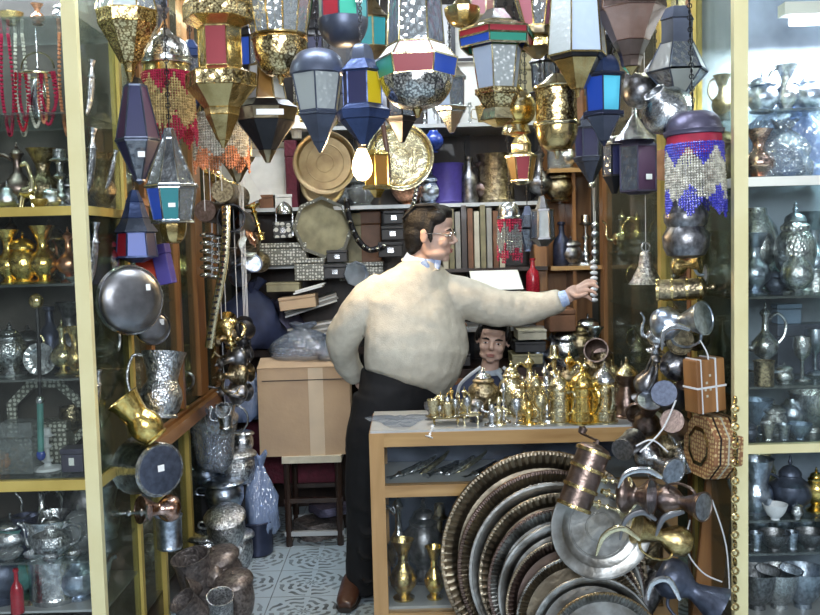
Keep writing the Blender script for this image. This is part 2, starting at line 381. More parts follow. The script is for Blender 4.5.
SPOUT = {'canister': ([(.19, 0, .5), (.28, 0, .56), (.34, 0, .64)], [.05, .035, .012]),
 'dallah': ([(.14, 0, .42), (.24, 0, .5), (.36, 0, .66), (.46, 0, .74)], [.07, .055, .04, .012]),
 'ewer': ([(.2, 0, .28), (.32, 0, .32), (.36, 0, .48), (.36, 0, .64), (.46, 0, .76)], [.05, .04, .03, .022, .022]),
 'teapot': ([(.34, 0, .22), (.5, 0, .26), (.54, 0, .46), (.6, 0, .62), (.7, 0, .68)], [.08, .06, .045, .035, .035]),
 'samovar': ([(.28, 0, .34), (.4, 0, .33), (.44, 0, .28)], [.03, .03, .03])}
HAND = {'canister': [(-.2, 0, .58), (-.32, 0, .6), (-.36, 0, .45), (-.3, 0, .25), (-.2, 0, .18)],
 'dallah': [(-.15, 0, .56), (-.34, 0, .64), (-.42, 0, .5), (-.36, 0, .3), (-.25, 0, .2)],
 'ewer': [(-.07, 0, .74), (-.22, 0, .82), (-.36, 0, .68), (-.33, 0, .48), (-.22, 0, .36)],
 'teapot': [(-.2, 0, .56), (-.4, 0, .66), (-.62, 0, .56), (-.58, 0, .34), (-.36, 0, .24)],
 'jug': [(-.27, 0, .9), (-.42, 0, .84), (-.5, 0, .6), (-.42, 0, .36), (-.28, 0, .3)],
 'vase': [(-.2, 0, .92), (-.34, 0, .85), (-.38, 0, .6), (-.25, 0, .42)],
 'pitcher': [(-.36, 0, .94), (-.55, 0, .92), (-.62, 0, .6), (-.5, 0, .32), (-.35, 0, .3)],
 'cup': [(-.38, 0, .85), (-.6, 0, .8), (-.62, 0, .4), (-.32, 0, .3)],
 'pot': [(-.48, 0, .6), (-.68, 0, .62), (-.72, 0, .45), (-.5, 0, .4)]}
NSEG = {'jug': 32, 'mill': 28}
def vessel(kind, label, cat, h, m, loc=(0, 0, 0), rot=(0, 0, 0), w=1.0, group=None, handle=None, spout=None, lid=True, lm=None, hm=None, name=None, tagc=False, n=None):
    nm = name or {'dallah': 'coffee_pot', 'jug': 'water_jug', 'mill': 'coffee_mill', 'globe': 'globe_pot', 'figure': 'figurine'}.get(kind, kind)
    t = thing(nm, label, cat, loc, rot, group, (h * w, h * w, h))
    n = n or NSEG.get(kind, 20)
    cached((kind, 'body', n), lambda: B().lathe(PR[kind], n), m, 'body', t)
    if kind in LID and lid:
        if LID[kind]:
            cached((kind, 'lid', n), lambda: B().lathe(LID[kind], n), lm or m, 'lid', t)
            z0, z1, r = FIN[kind]
            cached((kind, 'fin'), lambda: B().lathe([(0, z0 - .01), (r * .5, z0), (r, z0 + (z1 - z0) * .3), (r * .4, z0 + (z1 - z0) * .55), (r * .6, z0 + (z1 - z0) * .75), (0, z1)], 10), lm or m, 'finial', t)
        else:
            cached((kind, 'crank'), lambda: B().tube([(0, 0, .93), (0, 0, 1.0)], .02, 8).tube([(0, 0, .99), (.3, 0, 1.02)], .018, 6).lathe([(0, 1.0), (.04, 1.02), (.05, 1.1), (0, 1.14)], 10, Matrix.Translation((.3, 0, 0))), lm or m, 'crank', t)
    if kind in SPOUT and spout is not False:
        cached((kind, 'spout'), lambda: B().tube(cr(SPOUT[kind][0], 4), SPOUT[kind][1], 8), m, 'spout', t)
    if kind in HAND and handle is not False:
        cached((kind, 'handle'), lambda: B().tube(cr(HAND[kind], 4), .026, 7, flat=1.4), hm or m, 'handle', t)
    if kind == 'mill':
        for z in (0, .27, .55, .8): cached(('band', z), lambda: B().lathe([(.166, z), (.183, z), (.183, z + .05), (.166, z + .05)], 28), 'brass', 'band', t)
        cached('plaque', lambda: B().tube([(0, -.172, .12), (0, -.172, .74)], .03, 6, flat=.5), 'gold', 'plaque', t)
    if kind == 'jug' and m in ('oldcopper', 'slate', 'silver', 'bluesilver', 'pewter'): cached('jugdisc', lambda: B().lathe([(0, .98), (.285, .982), (.285, .99), (0, .992)], 28), 'bluesilver', 'end_disc', t)
    if kind == 'bell' : cached('bellring', lambda: B().torus((0, 0, .8), .1, .02, 14, 6, 'Y').tube([(0, 0, .6), (0, 0, .15)], .02).ell((0, 0, .1), .06, 8), m, 'ring', t)
    if kind == 'figure': cached('figarms', lambda: B().tube(cr([(.24, 0, .3), (.3, 0, .5), (.12, 0, .62), (-.12, 0, .62), (-.34, 0, .72), (-.3, 0, .95)], 3), .04), m, 'arms', t)
    if tagc:
        cached(('tagc', kind), lambda: B().box((-.06, -.38, .2), (.06, -.36, .32)), 'tag', 'price_tag', t)
    return t
def onshelf(kind, label, cat, px, hpx, Y, z, m, rz=0, **k):
    return vessel(kind, label, cat, S(hpx, Y), m, (XZ(px, Y, z), Y, z), (0, 0, rz), **k)
MAXR = {k: max(r for r, z in v) for k, v in PR.items()}
def lie(kind, label, cat, a, b, m, spin=0, w=1, rp=None, **k):
    A, Bp = P(*a), P(*b)
    if rp: w = S(rp, A.y) / MAXR[kind] / (Bp - A).length
    return vessel(kind, label, cat, (Bp - A).length, m, A, axis_rot(A, Bp, spin), w=w, **k)
def cord(t, off=(0, 0, 0), top=None):
    # thin wire from a hanging thing up to the ceiling, child of the thing
    p = Vector(t.location) + Vector(off); mi = Matrix.Translation(p).inverted()
    b = B().tube([p, Vector((p.x, p.y, top or CEIL))], .0016, 4); o = b.build('wire', 'string', t)
    Mw = Matrix.LocRotScale(t.location, t.rotation_euler, t.scale); o.data.transform(Mw.inverted()); return t
def mtag(t, p, size=.012):
    # white price tag facing the street, child of thing t at world point p
    bpy.context.view_layer.update()
    o = B().box((-size * .7, -.001, -size), (size * .7, .001, size)).build('price_tag', 'tag', t)
    o.matrix_parent_inverse = t.matrix_basis.inverted(); o.location = p; return o
# ---------------------------------------------------------------- lanterns
def chain(z0, z1, parent, m='blackmetal'):
    b = B(); z = z0; k = 0; st = .035
    while z < z1 - .02:
        b.torus((0, 0, z + .02), .008, .002, 8, 4, 'Y' if k % 2 else 'X'); z += st * .62 if 0 else .019; k += 1
    b.tube([(0, 0, z0), (0, 0, z1)], .0022, 4)
    b.torus((0, 0, z1 - .02), .018, .004, 10, 5, 'Y')
    return b.build('chain', m, parent)
def lantern(label, px, ytop, Y, n, secs, fm, group=None, rz=0, cat='lantern', name='hanging_lantern', tagp=None, chain_m='blackmetal', sq=1.0, tilt=0):
    """secs: list top to bottom of (kind, height_px, r_top_px, r_bottom_px, material or pane list)
       kind: m = sheet metal, g = glass panes in a metal frame, b = open gap rod"""
    top = P(px, ytop, Y); s = Y / FPX
    t = thing(name, label, cat, top, (0, 0, rz), group)
    if tilt: t.rotation_euler = (0, tilt, rz)
    z = 0; ph = PI / n + PI / 2 if n <= 12 else 0
    up = -z
    for k, (kd, h, r1, r2, mm) in enumerate(secs):
        h *= s; r1 *= s * sq; r2 *= s * sq; z2 = z - h
        cf = 1 / cos(PI / n) if n <= 12 else 1
        a, b2 = r1 * cf, r2 * cf
        if kd == 'm':
            e = .0025
            B().lathe([(0, z), (a, z), (a + e, z - .002), ((a * .5 + b2 * .5) + e * .4, (z + z2) / 2), (b2 + e, z2 + .002), (b2, z2), (0, z2)], n, ph=ph).build('metal_body' if k else 'cap', mm or fm, t, 35 if n > 12 else 20)
        elif kd == 'z': z = z2; continue
        elif kd in 'dD':   # rounded dome / bowl
            pr = [(0, z)]
            for i in range(9):
                u = i / 8; pr.append((a + (b2 - a) * (sin(u * PI / 2) if b2 > a else 1 - cos(u * PI / 2)), z - h * (1 - cos(u * PI / 2) if b2 > a else sin(u * PI / 2))))
            pr.append((0, z2)); B().lathe(pr, 28 if kd == 'D' else n, ph=ph).build('dome' if b2 > a else 'bowl', mm or fm, t, 35 if n > 12 or kd == 'D' else 25)
        elif kd == 'g':
            fr = B(); br = max(.0022, .9 * s)
            for i in range(n):
                A = ph + 2 * PI * i / n
                fr.tube([(a * cos(A), a * sin(A), z), (b2 * cos(A), b2 * sin(A), z2)], br, 4)
            fr.lathe([(a - br, z - br), (a + br, z - br), (a + br, z + br), (a - br, z + br), (a - br, z - br)], n, ph=ph)
            fr.lathe([(b2 - br, z2 - br), (b2 + br, z2 - br), (b2 + br, z2 + br), (b2 - br, z2 + br), (b2 - br, z2 - br)], n, ph=ph)
            fr.build('frame', fm, t, 30)
            panes = mm if isinstance(mm, (list, tuple)) else [mm]
            for i in range(n):
                A, A2 = ph + 2 * PI * i / n, ph + 2 * PI * (i + 1) / n; pb = B(); e = .0015
                cs = []
                for q in (1, 1 - e / max(a, .02)):
                    cs += [(a * q * cos(A), a * q * sin(A), z), (a * q * cos(A2), a * q * sin(A2), z), (b2 * q * cos(A2), b2 * q * sin(A2), z2), (b2 * q * cos(A), b2 * q * sin(A), z2)]
                pb.v = [Vector(c) for c in cs]
                for f in ((0, 1, 2, 3), (7, 6, 5, 4), (0, 4, 5, 1), (1, 5, 6, 2), (2, 6, 7, 3), (3, 7, 4, 0)): pb.face(f)
                pb.build('glass_pane', panes[i % len(panes)], t, 0)
        elif kd == 'b':
            B().tube([(0, 0, z), (0, 0, z2)], max(r1, .003), 6).build('rod', fm, t)
        elif kd == 'f':   # bead fringe: mm = list of (material) bands, zigzag
            fb = B(); cnt = int(2 * PI * r1 / (2.5 * s)); rows = int(h / (2.5 * s)); bs = 1.5 * s
            for i in range(cnt):
                A = 2 * PI * i / cnt; zz = abs(((i * 6 / cnt) % 1) - .5) * 2
                L = rows * (.74 + .26 * zz)
                for j in range(int(L)):
                    u = j / rows; q = u + .26 * zz - .13
                    nb = len(mm); fb.m = (0 if q < .16 else (1 if q < .62 + .1 * rnd.random() else 2)) if nb == 3 else (0 if q < .6 + .12 * rnd.random() else 1)
                    rr = r1 + (r2 - r1) * u + (rnd.random() - .5) * s
                    c = Vector((rr * cos(A), rr * sin(A), z - (j + .5) * h / rows)); b0 = len(fb.v); e = bs * (.9 + .3 * rnd.random())
                    for d in ((e, 0, 0), (0, e, 0), (-e, 0, 0), (0, -e, 0), (0, 0, e * 1.2), (0, 0, -e * 1.2)): fb.v.append(c + Vector(d))
                    for f in ((0, 1, 4), (1, 2, 4), (2, 3, 4), (3, 0, 4), (1, 0, 5), (2, 1, 5), (3, 2, 5), (0, 3, 5)): fb.face([b0 + x for x in f])
            fb.build('bead_fringe', mm, t, 0)
        if kd != 'f': z = z2
        elif len(secs) > k + 1 and secs[k + 1][0] == 'under': z = z2
        if kd == 'under': pass
    if ytop > -60: chain(.0, (CEIL - top.z), t, chain_m)
    if tagp:
        w = P(tagp[0], tagp[1], Y) - top; rad = S(tagp[2] if len(tagp) > 2 else 14, Y)
        tw = S(tagp[3], Y) if len(tagp) > 3 else .012; q = B().box((w.x - tw, -rad - .002, w.z - .010), (w.x + tw, -rad, w.z + .010)).build('price_tag', 'tag', t)
    return t
# ---------------------------------------------------------------- trays
def tray(label, px, py, rpx, Y, m, face=(0, -1, .12), ridge=0, depth=.12, group=None, mats2=None, name='round_tray', cat='tray', rim=.1, n=96, dY=0, rings=0):
    if ridge: n = ridge * 4
    c = P(px, py, Y); r = S(rpx, Y)
    q = Vector(face).normalized().to_track_quat('Z', 'Y')
    t = thing(name, label, cat, c, q.to_euler(), group)
    def md(rr, zz, a):
        if ridge and rr > r * (1 - rim * 1.15): return rr, zz + r * .016 * sin(a * ridge)
        return rr, zz
    e = r * .02
    B().lathe([(0, -e), (r * (1 - rim * 1.6), -e), (r * (1 - rim), -e + r * depth * .7), (r * .995, r * depth * .8), (r, r * depth), (r * .99, r * depth + e), (r * (1 - rim), r * depth), (r * (1 - rim * 1.1), r * depth * .9), (r * (1 - rim * 1.7), 0), (r * .62, 0), (r * .61, e * .5), (r * .59, e * .5), (r * .58, 0), (r * .3, 0), (r * .29, e * .6), (r * .27, e * .6), (r * .26, 0), (0, 0)], n, mod=md).build('dish', m, t)
    def rope(rr, zz, a): return rr, zz + (r * (.014 if ridge else 0) * sin(a * (ridge or 60) + .8) if zz > r * depth else 0)
    B().lathe([(r * .965, r * depth * .98), (r * .98, r * depth + e * 1.2), (r * 1.01, r * depth + e * 1.2), (r * 1.02, r * depth), (r * 1.0, r * depth - e), (r * .965, r * depth * .98)], n, mod=rope).build('rim', mats2 or m, t)
    for k in range(rings):
        q_ = r * (.25 + .55 * k / max(1, rings - 1)); B().lathe([(q_, 0), (q_ + r * .01, e * 1.2), (q_ + r * .02, 0)], 48).build('ring', mats2 or m, t)
    return t
# ---------------------------------------------------------------- boxes, books, bags, daggers
def boxthing(name, label, cat, c, size, m, rot=(0, 0, 0), group=None, lidm=None, lidf=.25, strip=None):
    t = thing(name, label, cat, c, rot, group); w, d, h = size
    k = B().box((-w / 2, -d / 2, 0), (w / 2, d / 2, h * (1 - lidf))); o = k.build('base', m, t, 0)
    mo = o.modifiers.new('b', 'BEVEL'); mo.width = min(w, d, h) * .05; mo.segments = 2
    o = B().box((-w / 2 - .002, -d / 2 - .002, h * (1 - lidf) + .001), (w / 2 + .002, d / 2 + .002, h)).build('lid', lidm or m, t, 0)
    mo = o.modifiers.new('b', 'BEVEL'); mo.width = min(w, d, h) * .05; mo.segments = 2
    if strip: B().box((-w * .12, -d / 2 - .004, h * .3), (w * .12, -d / 2 - .002, h * .62)).build('emblem', strip, t, 0)
    return t
def book(label, c, size, m, rot=(0, 0, 0), group=None, name='book', cat='book'):
    t = thing(name, label, cat, c, rot, group); w, d, h = size    # w thickness
    c_ = B().box((-w / 2, -d / 2, 0), (-w / 2 + w * .12, d / 2, h)).box((w / 2 - w * .12, -d / 2, 0), (w / 2, d / 2, h)).box((-w / 2, -d / 2 - .003, 0), (w / 2, -d / 2, h)); c_.build('cover', m, t, 0)
    B().box((-w * .37, -d / 2 + .002, .004), (w * .37, d / 2 - .004, h - .004)).build('pages', 'paper', t, 0); return t
def bag(label, c, size, m, seed=0, rot=(0, 0, 0), name='plastic_bag', cat='bag'):
    rr = random.Random(seed); b = B(); n = 18; ht = 10
    ks = [rr.uniform(0, 6.28) for _ in range(6)]
    def md(r, z, a):
        k = 1 + .14 * sin(a * 3 + ks[0] + z * 5) + .10 * sin(a * 5 + ks[1] - z * 9) + .08 * sin(a * 9 + ks[2] + z * 14)
        return r * k, z + (.04 * sin(a * 4 + ks[3]) if z > .05 else 0)
    pr = [(0, 0), (.38, 0), (.5, .12), (.52, .3), (.47, .5), (.38, .66), (.2, .78), (.1, .84), (.18, .93), (.24, 1.0), (.14, .95), (0, .86)]
    b.lathe(pr, 26, mod=md); me = b.mesh(name, m, 60)
    o = link(name, me, None, c); o.scale = size; o.rotation_euler = rot; return tag(o, label, cat)
def dome_dish(label, px, py, rpx, Y, face, name='round_dish'):
    t = thing(name, label, 'dish', P(px, py, Y), Vector(face).to_track_quat('Z', 'Y').to_euler()); r = S(rpx, Y)
    B().lathe([(r * .97, 0), (r * .96, r * .1), (r * .86, r * .22), (r * .6, r * .30), (r * .2, r * .33), (0, r * .335)], 48).build('dome', 'pewter', t)
    B().lathe([(r * .94, -.01), (r * 1.03, -.01), (r * 1.04, .002), (r * .98, .012), (r * .94, .004), (r * .94, -.01)], 48).build('rim', 'silver', t)
    B().box((-.008, -.011, r * .3), (.008, .011, r * .31), Matrix.Translation((r * .45, r * .35, 0))).build('price_tag', 'tag', t, 0)
    return t
def dagger(label, a, b_, m='engraved', bend=.18, group=None, cat='dagger'):
    A, Bp = P(*a), P(*b_); L = (Bp - A).length
    t = thing('dagger', label, cat, A, axis_rot(A, Bp), group, L)
    cached('dag_sheath', lambda: B().tube(cr([(0, 0, .3), (.01, 0, .5), (.06, 0, .75), (.18, 0, .97)], 5), [.09, .10, .085, .03], 8, flat=.5), m, 'sheath', t)
    cached('dag_hilt', lambda: B().tube([(0, 0, 0), (0, 0, .04), (0, 0, .15), (0, 0, .27), (0, 0, .3)], [.10, .08, .045, .08, .11], 8, flat=.6), m, 'hilt', t)
    return t
# ---------------------------------------------------------------- voxel union helper for figures
def fuse(name, b, m, voxel, smooth=4, parent=None, disp=0):
    me = b.mesh(name + '_raw', m, 0); o = bpy.data.objects.new(name, me); col.objects.link(o)
    md = o.modifiers.new('r', 'REMESH'); md.mode = 'VOXEL'; md.voxel_size = voxel; md.use_smooth_shade = True
    s = o.modifiers.new('s', 'SMOOTH'); s.factor = .5; s.iterations = smooth
    if disp:
        tx = bpy.data.textures.new('folds', 'CLOUDS'); tx.noise_scale = .15; tx.noise_depth = 2; d = o.modifiers.new('d', 'DISPLACE'); d.texture = tx; d.strength = disp; d.mid_level = .38; d.texture_coords = 'LOCAL'
    bpy.context.view_layer.update()
    dg = bpy.context.evaluated_depsgraph_get(); me2 = bpy.data.meshes.new_from_object(o.evaluated_get(dg))
    o.modifiers.clear(); o.data = me2; me2.name = name; me2.polygons.foreach_set('use_smooth', [True] * len(me2.polygons))
    if not me2.materials: me2.materials.append(M[m])
    if parent: o.parent = parent
    return o
def head_parts(b, H):
    E = lambda c, r: b.ell(c, r, 20, H)
    E((0, .012, .03), (.074, .096, .088)); E((0, -.012, -.02), (.064, .072, .085)); E((0, -.035, -.055), (.052, .05, .052))
    E((0, -.066, -.092), (.024, .018, .018)); E((0, -.077, .022), (.046, .016, .012)); E((0, -.06, .055), (.052, .03, .035))
    for s in (-1, 1):
        E((s * .036, -.062, -.028), (.024, .024, .022)); E((s * .077, .012, -.006), (.009, .018, .031)); E((s * .080, .016, .008), (.010, .014, .015)); E((s * .03, -.03, -.075), (.028, .05, .022))
    b.tube([H @ Vector(p) for p in ((0, -.082, .016), (0, -.094, 0), (0, -.107, -.018), (0, -.110, -.027))], [.008, .009, .011, .012], 10)
    E((0, -.094, -.029), (.017, .012, .009)); E((0, -.080, -.062), (.024, .013, .014))
def face_bits(t, H, k=''):
    for s in (-1, 1):
        B().ell((s * .031, -.075, .002), (.0125, .009, .0062), 14, H).build('eye', 'eyewhite', t)
        B().ell((s * .031, -.0825, .002), (.0055, .0022, .0058), 12, H).build('iris', 'iris', t)
        B().tube([H @ Vector(p) for p in ((s * .014, -.088, .022), (s * .03, -.088, .027), (s * .05, -.076, .022))], [.004, .005, .002], 8).build('eyebrow', 'hair', t)
        B().tube([H @ Vector(p) for p in ((s * .018, -.082, .008), (s * .031, -.086, .0115), (s * .045, -.078, .006))], .0034, 6).build('eyelid', 'skin', t)
    B().ell((0, -.0915, -.0575), (.021, .006, .005), 14, H).ell((0, -.090, -.067), (.018, .006, .0055), 14, H).build('lips', 'lips', t)
def finger(b, pts, r): b.tube(cr(pts, 3), r, 8); b.ell(pts[-1], (r[-1] if isinstance(r, (list, tuple)) else r) * .98, 8)
# ---------------------------------------------------------------- the room
struct('floor', B().box((-2.1, -.4, -.05), (2.1, 5.45, 0)), 'floor_tiles')
struct('ceiling', B().box((-2.1, 2.7, CEIL), (2.1, 5.45, CEIL + .06)), 'ceilingpaint')
struct('wall_back', B().box((-2.1, 5.4, 0), (2.1, 5.45, CEIL)), 'darkwall')
struct('wall_left', B().box((-2.1, 2.9, 0), (-2.04, 5.4, CEIL)), 'darkwall')
struct('wall_right', B().box((2.04, 2.9, 0), (2.1, 5.4, CEIL)), 'darkwall')
# ---- display cabinets either side of the shop front
def cabinet(side, xi, xo, label, posts, rails, backm, shelves):
    y0, y1 = 2.95, 3.40; sg = 1 if xo > xi else -1
    t = thing('display_cabinet', label, 'cabinet', (xi, y0, 0)); pi_ = Matrix.Translation((-xi, -y0, 0))
    X = lambda a, b: (min(a, b), max(a, b))
    def bx(name, a, b, m, lbl=None, par=t):
        k = B().box(a, b, pi_).build(name, m, par, 0)
        if lbl: k['label'] = lbl
        return k
    w = .046
    a, b = X(xi, xi + sg * w); bx('front_post', (a, y0, 0), (b, y0 + .03, 2.9), posts[0])
    a, b = X(xi, xi + sg * .034); bx('rear_post', (a, y1 - .03, 0), (b, y1, 2.9), posts[1])
    a, b = X(xo, xo - sg * w); bx('outer_post', (a, y0, 0), (b, y0 + .03, 2.9), posts[0])
    for z, h, m in rails:
        a, b = X(xi + sg * w, xo - sg * w); bx('front_rail', (a, y0 + .002, z - h / 2), (b, y0 + .03, z + h / 2), m)
        a, b = X(xi, xi + sg * .03); bx('side_rail', (a, y0 + .03, z - h / 2), (b, y1 - .03, z + h / 2), m)
    a, b = X(xi + sg * .02, xo - sg * .02)
    bx('back_panel', (a, y1 - .012, .06), (b, y1 + .006, 2.86), backm)
    for z, m in shelves: bx('shelf', (a, y0 + .06, z - .008), (b, y1 - .016, z), m)
    bx('top_board', (a, y0, 2.86), (b, y1, 2.9), 'wood_dark'); bx('plinth', (a, y0, 0), (b, y1, .06), 'wood_dark')
    zz = [.06] + [r[0] for r in rails] + [2.86]
    for u, v in zip(zz, zz[1:]):
        a, b = X(xi + sg * w, xo - sg * w); bx('front_glass', (a, y0 + .014, u), (b, y0 + .018, v), 'pane')
        a, b = X(xi + sg * .012, xi + sg * .016); bx('side_glass', (a, y0 + .03, u), (b, y1 - .03, v), 'sideglass')
    return t
Yf = 2.95
zl = lambda py: ZY(45, py, Yf)          # height of a left shelf from its row in the picture
zr = lambda py: ZY(780, py, Yf)
LS = {k: ZY(45, k, Yf + .06) for k in (16, 112, 284, 379, 562)}
LR = {212: zl(211), 485: zl(486)}
RS = {k: ZY(785, k, Yf + .06) for k in (108, 296, 386, 520, 553, 618)}
RR = {181: zr(181), 449: zr(449)}
cabinet('left', -1.05, -1.96, 'tall yellow-framed glass display cabinet of brass and silver at the left edge', ('creampaint', 'yellowpaint'),
        [(LR[212], .03, 'yellowpaint'), (LR[485], .035, 'yellowpaint')], 'cabback',
        [(LS[16], 'g_shelf'), (LS[112], 'g_shelf'), (LR[212] + .012, 'yellowpaint'), (LS[284], 'g_shelf'), (LS[379], 'g_shelf'), (LR[485] + .014, 'g_shelf'), (LS[562], 'g_shelf'), (.35, 'greyshelf')])
cabinet('right', 1.066, 1.96, 'tall cream-framed glass display cabinet of silverware at the right edge', ('creampaint', 'yellowpaint'),
        [(RR[181], .03, 'whitepaint'), (RR[449], .03, 'creampaint')], 'cabbackr',
        [(RS[108], 'g_shelf'), (RR[181] + .012, 'g_shelf'), (RS[296], 'g_shelf'), (RS[386], 'g_shelf'), (RR[449] + .012, 'g_shelf'), (RS[520], 'g_shelf'), (RS[553], 'g_shelf'), (RS[618], 'greyshelf')])
# ---- glazed side units running back along both walls
def side_unit(xi, sg, label, posts, zsh):
    t = thing('glass_showcase', label, 'cabinet', (xi, 3.42, 0)); T = Matrix.Translation((-xi, -3.42, 0))
    X = lambda a, b: (min(a, b), max(a, b))
    for Y, w, z0, z1, m in posts:
        a, b = X(xi, xi + sg * .05); B().box((a, Y - w / 2, z0), (b, Y + w / 2, z1), T).build('post', m, t, 0)
    a, b = X(xi + sg * .35, xi + sg * .36); B().box((a, 3.42, 0), (b, 5.2, 2.9), T).build('back_panel', 'olivewall', t, 0)
    for z in zsh:
        a, b = X(xi + sg * .03, xi + sg * .35); B().box((a, 3.43, z - .012), (b, 5.2, z), T).build('shelf', 'g_shelf', t, 0)
        if sg < 0 and z in (.82, 1.78): a, b = X(xi - sg * .012, xi + sg * .01); B().box((a, 3.43, z - .025), (b, 5.2, z + .003), T).build('shelf_edge', 'wood_y', t, 0)
    a, b = X(xi + sg * .02, xi + sg * .024)
    B().box((a, 3.43, .1), (b, 5.2, 2.9), T).build('glass_panel', 'sideglass', t, 0)
    return t
side_unit(-1.07, -1, 'dark wooden glazed wall showcase along the left side of the shop', 
          [(3.72, .05, .83, 2.9, 'wood_v'), (3.78, .03, 0, .8, 'yellowpaint'), (4.2, .035, .83, 2.9, 'wood_v'), (4.25, .035, 0, .83, 'yellowpaint'), (4.62, .16, .83, 2.9, 'wood_v'), (5.02, .06, 0, 2.9, 'wood_v')], (.82, 1.35, 1.78, 2.3))
side_unit(1.07, 1, 'glazed wall showcase with an orange-brown end post along the right side',
          [(3.85, .05, .9, 2.9, 'yellowpaint'), (5.0, .09, .9, 2.9, 'wood_v'), (3.45, .04, 0, 2.9, 'wood_v')], (.9, 1.24, 1.50, 2.0))
# ---- back shelving
YB = 4.95
z125, z207 = ZY(345, 126, YB), ZY(345, 206, YB); z262 = ZY(280, 265, YB)
t = thing('back_shelving', 'grey metal wall shelving across the back of the shop', 'shelves', (0, YB, 0)); T = Matrix.Translation((0, -YB, 0))
for x0, x1, z in ((-1.02, .74, z125), (-1.02, .74, z207), (-1.02, -.3, z262), (-.3, .74, 1.10)):
    B().box((x0, YB, z - .02), (x1, 5.38, z), T).build('shelf', 'greyshelf', t, 0)
for x in (-1.04, -.32, .36, .74): B().box((x - .015, 5.33, 0), (x + .015, 5.37, 2.95), T).build('upright', 'blackmetal', t, 0)
B().box((-1.05, 5.375, 0), (1.05, 5.385, 2.95), T).build('back_panel', 'wood_dark', t, 0)
# low back table, loaded with bags and papers
zt = ZY(290, 352, 4.85)
t = thing('table', 'dark low wooden table under the bags and papers at the back', 'table', (-.62, 5.05, 0))
B().box((-.42, -.06, zt - .04), (.50, .3, zt)).build('tabletop', 'wood_dark', t, 0)
for x in (-.38, .46):
    for y in (-.03, .26): B().box((x - .025, y - .025, 0), (x + .025, y + .025, zt - .04)).build('leg', 'wood_dark', t, 0)
# ---- counter
t = thing('shop_counter', 'orange-brown wooden shop counter with glass front and glass top', 'counter', (-.165, 3.3, 0)); T = Matrix.Translation((0.165, -3.3, 0))
zc = ZY(400, 433, 3.3); X0, X1, Y0, Y1 = -.165, .98, 3.3, 3.71
def cp(n, a, b, m): return B().box(a, b, T).build(n, m, t, 0)
cp('front_post', (X0, Y0, 0), (X0 + .055, Y0 + .05, zc), 'wood_counter'); cp('front_post', (X1 - .055, Y0, 0), (X1, Y0 + .05, zc), 'wood_counter')
cp('rear_post', (X0, Y1 - .05, 0), (X0 + .055, Y1, zc), 'wood_counter'); cp('rear_post', (X1 - .055, Y1 - .05, 0), (X1, Y1, zc), 'wood_counter')
cp('top_rail', (X0 + .055, Y0, zc - .052), (X1 - .055, Y0 + .04, zc), 'wood_x')
zm = ZY(400, 491, 3.3); cp('middle_rail', (X0 + .055, Y0, zm - .024), (X1 - .055, Y0 + .04, zm + .02), 'wood_x')
zb = ZY(400, 612, 3.3); cp('bottom_rail', (X0 + .055, Y0, zb - .05), (X1 - .055, Y0 + .04, zb - .005), 'wood_x')
cp('side_rail', (X0, Y0 + .05, zc - .052), (X0 + .04, Y1 - .05, zc), 'wood_y'); cp('side_rail', (X1 - .04, Y0 + .05, zc - .052), (X1, Y1 - .05, zc), 'wood_y')
cp('side_panel', (X0 + .005, Y0 + .05, .02), (X0 + .02, Y1 - .05, zc - .052), 'wood_counter'); cp('side_panel', (X1 - .02, Y0 + .05, .02), (X1 - .005, Y1 - .05, zc - .052), 'wood_counter')
cp('back_panel', (X0 + .055, Y1 - .02, .02), (X1 - .055, Y1 - .01, zc - .02), 'slate')
cp('glass_top', (X0 + .005, Y0 + .005, zc), (X1 - .005, Y1 - .005, zc + .008), 'greyshelf')
cp('front_glass', (X0 + .055, Y0 + .015, zm + .02), (X1 - .055, Y0 + .019, zc - .052), 'pane'); cp('front_glass', (X0 + .055, Y0 + .015, zb - .005), (X1 - .055, Y0 + .019, zm - .024), 'pane')
zsh = ZY(400, 484, 3.34); cp('shelf', (X0 + .02, Y0 + .045, zsh - .01), (X1 - .02, Y1 - .025, zsh), 'greyshelf')
zs2 = ZY(400, 607, 3.34); cp('shelf', (X0 + .02, Y0 + .045, zs2 - .01), (X1 - .02, Y1 - .025, zs2), 'greyshelf')
ZT = zc + .008
# plain low bench the trays lean on
tb = thing('bench', 'low dark wooden bench under the stack of trays', 'bench', (.5, 3.0, 0))
B().box((-.38, -.2, .1), (.42, .26, .13)).build('bench_top', 'wood_dark', tb, 0)
for x in (-.34, .38):
    for y in (-.17, .22): B().box((x - .02, y - .02, 0), (x + .02, y + .02, .1)).build('leg', 'wood_dark', tb, 0)
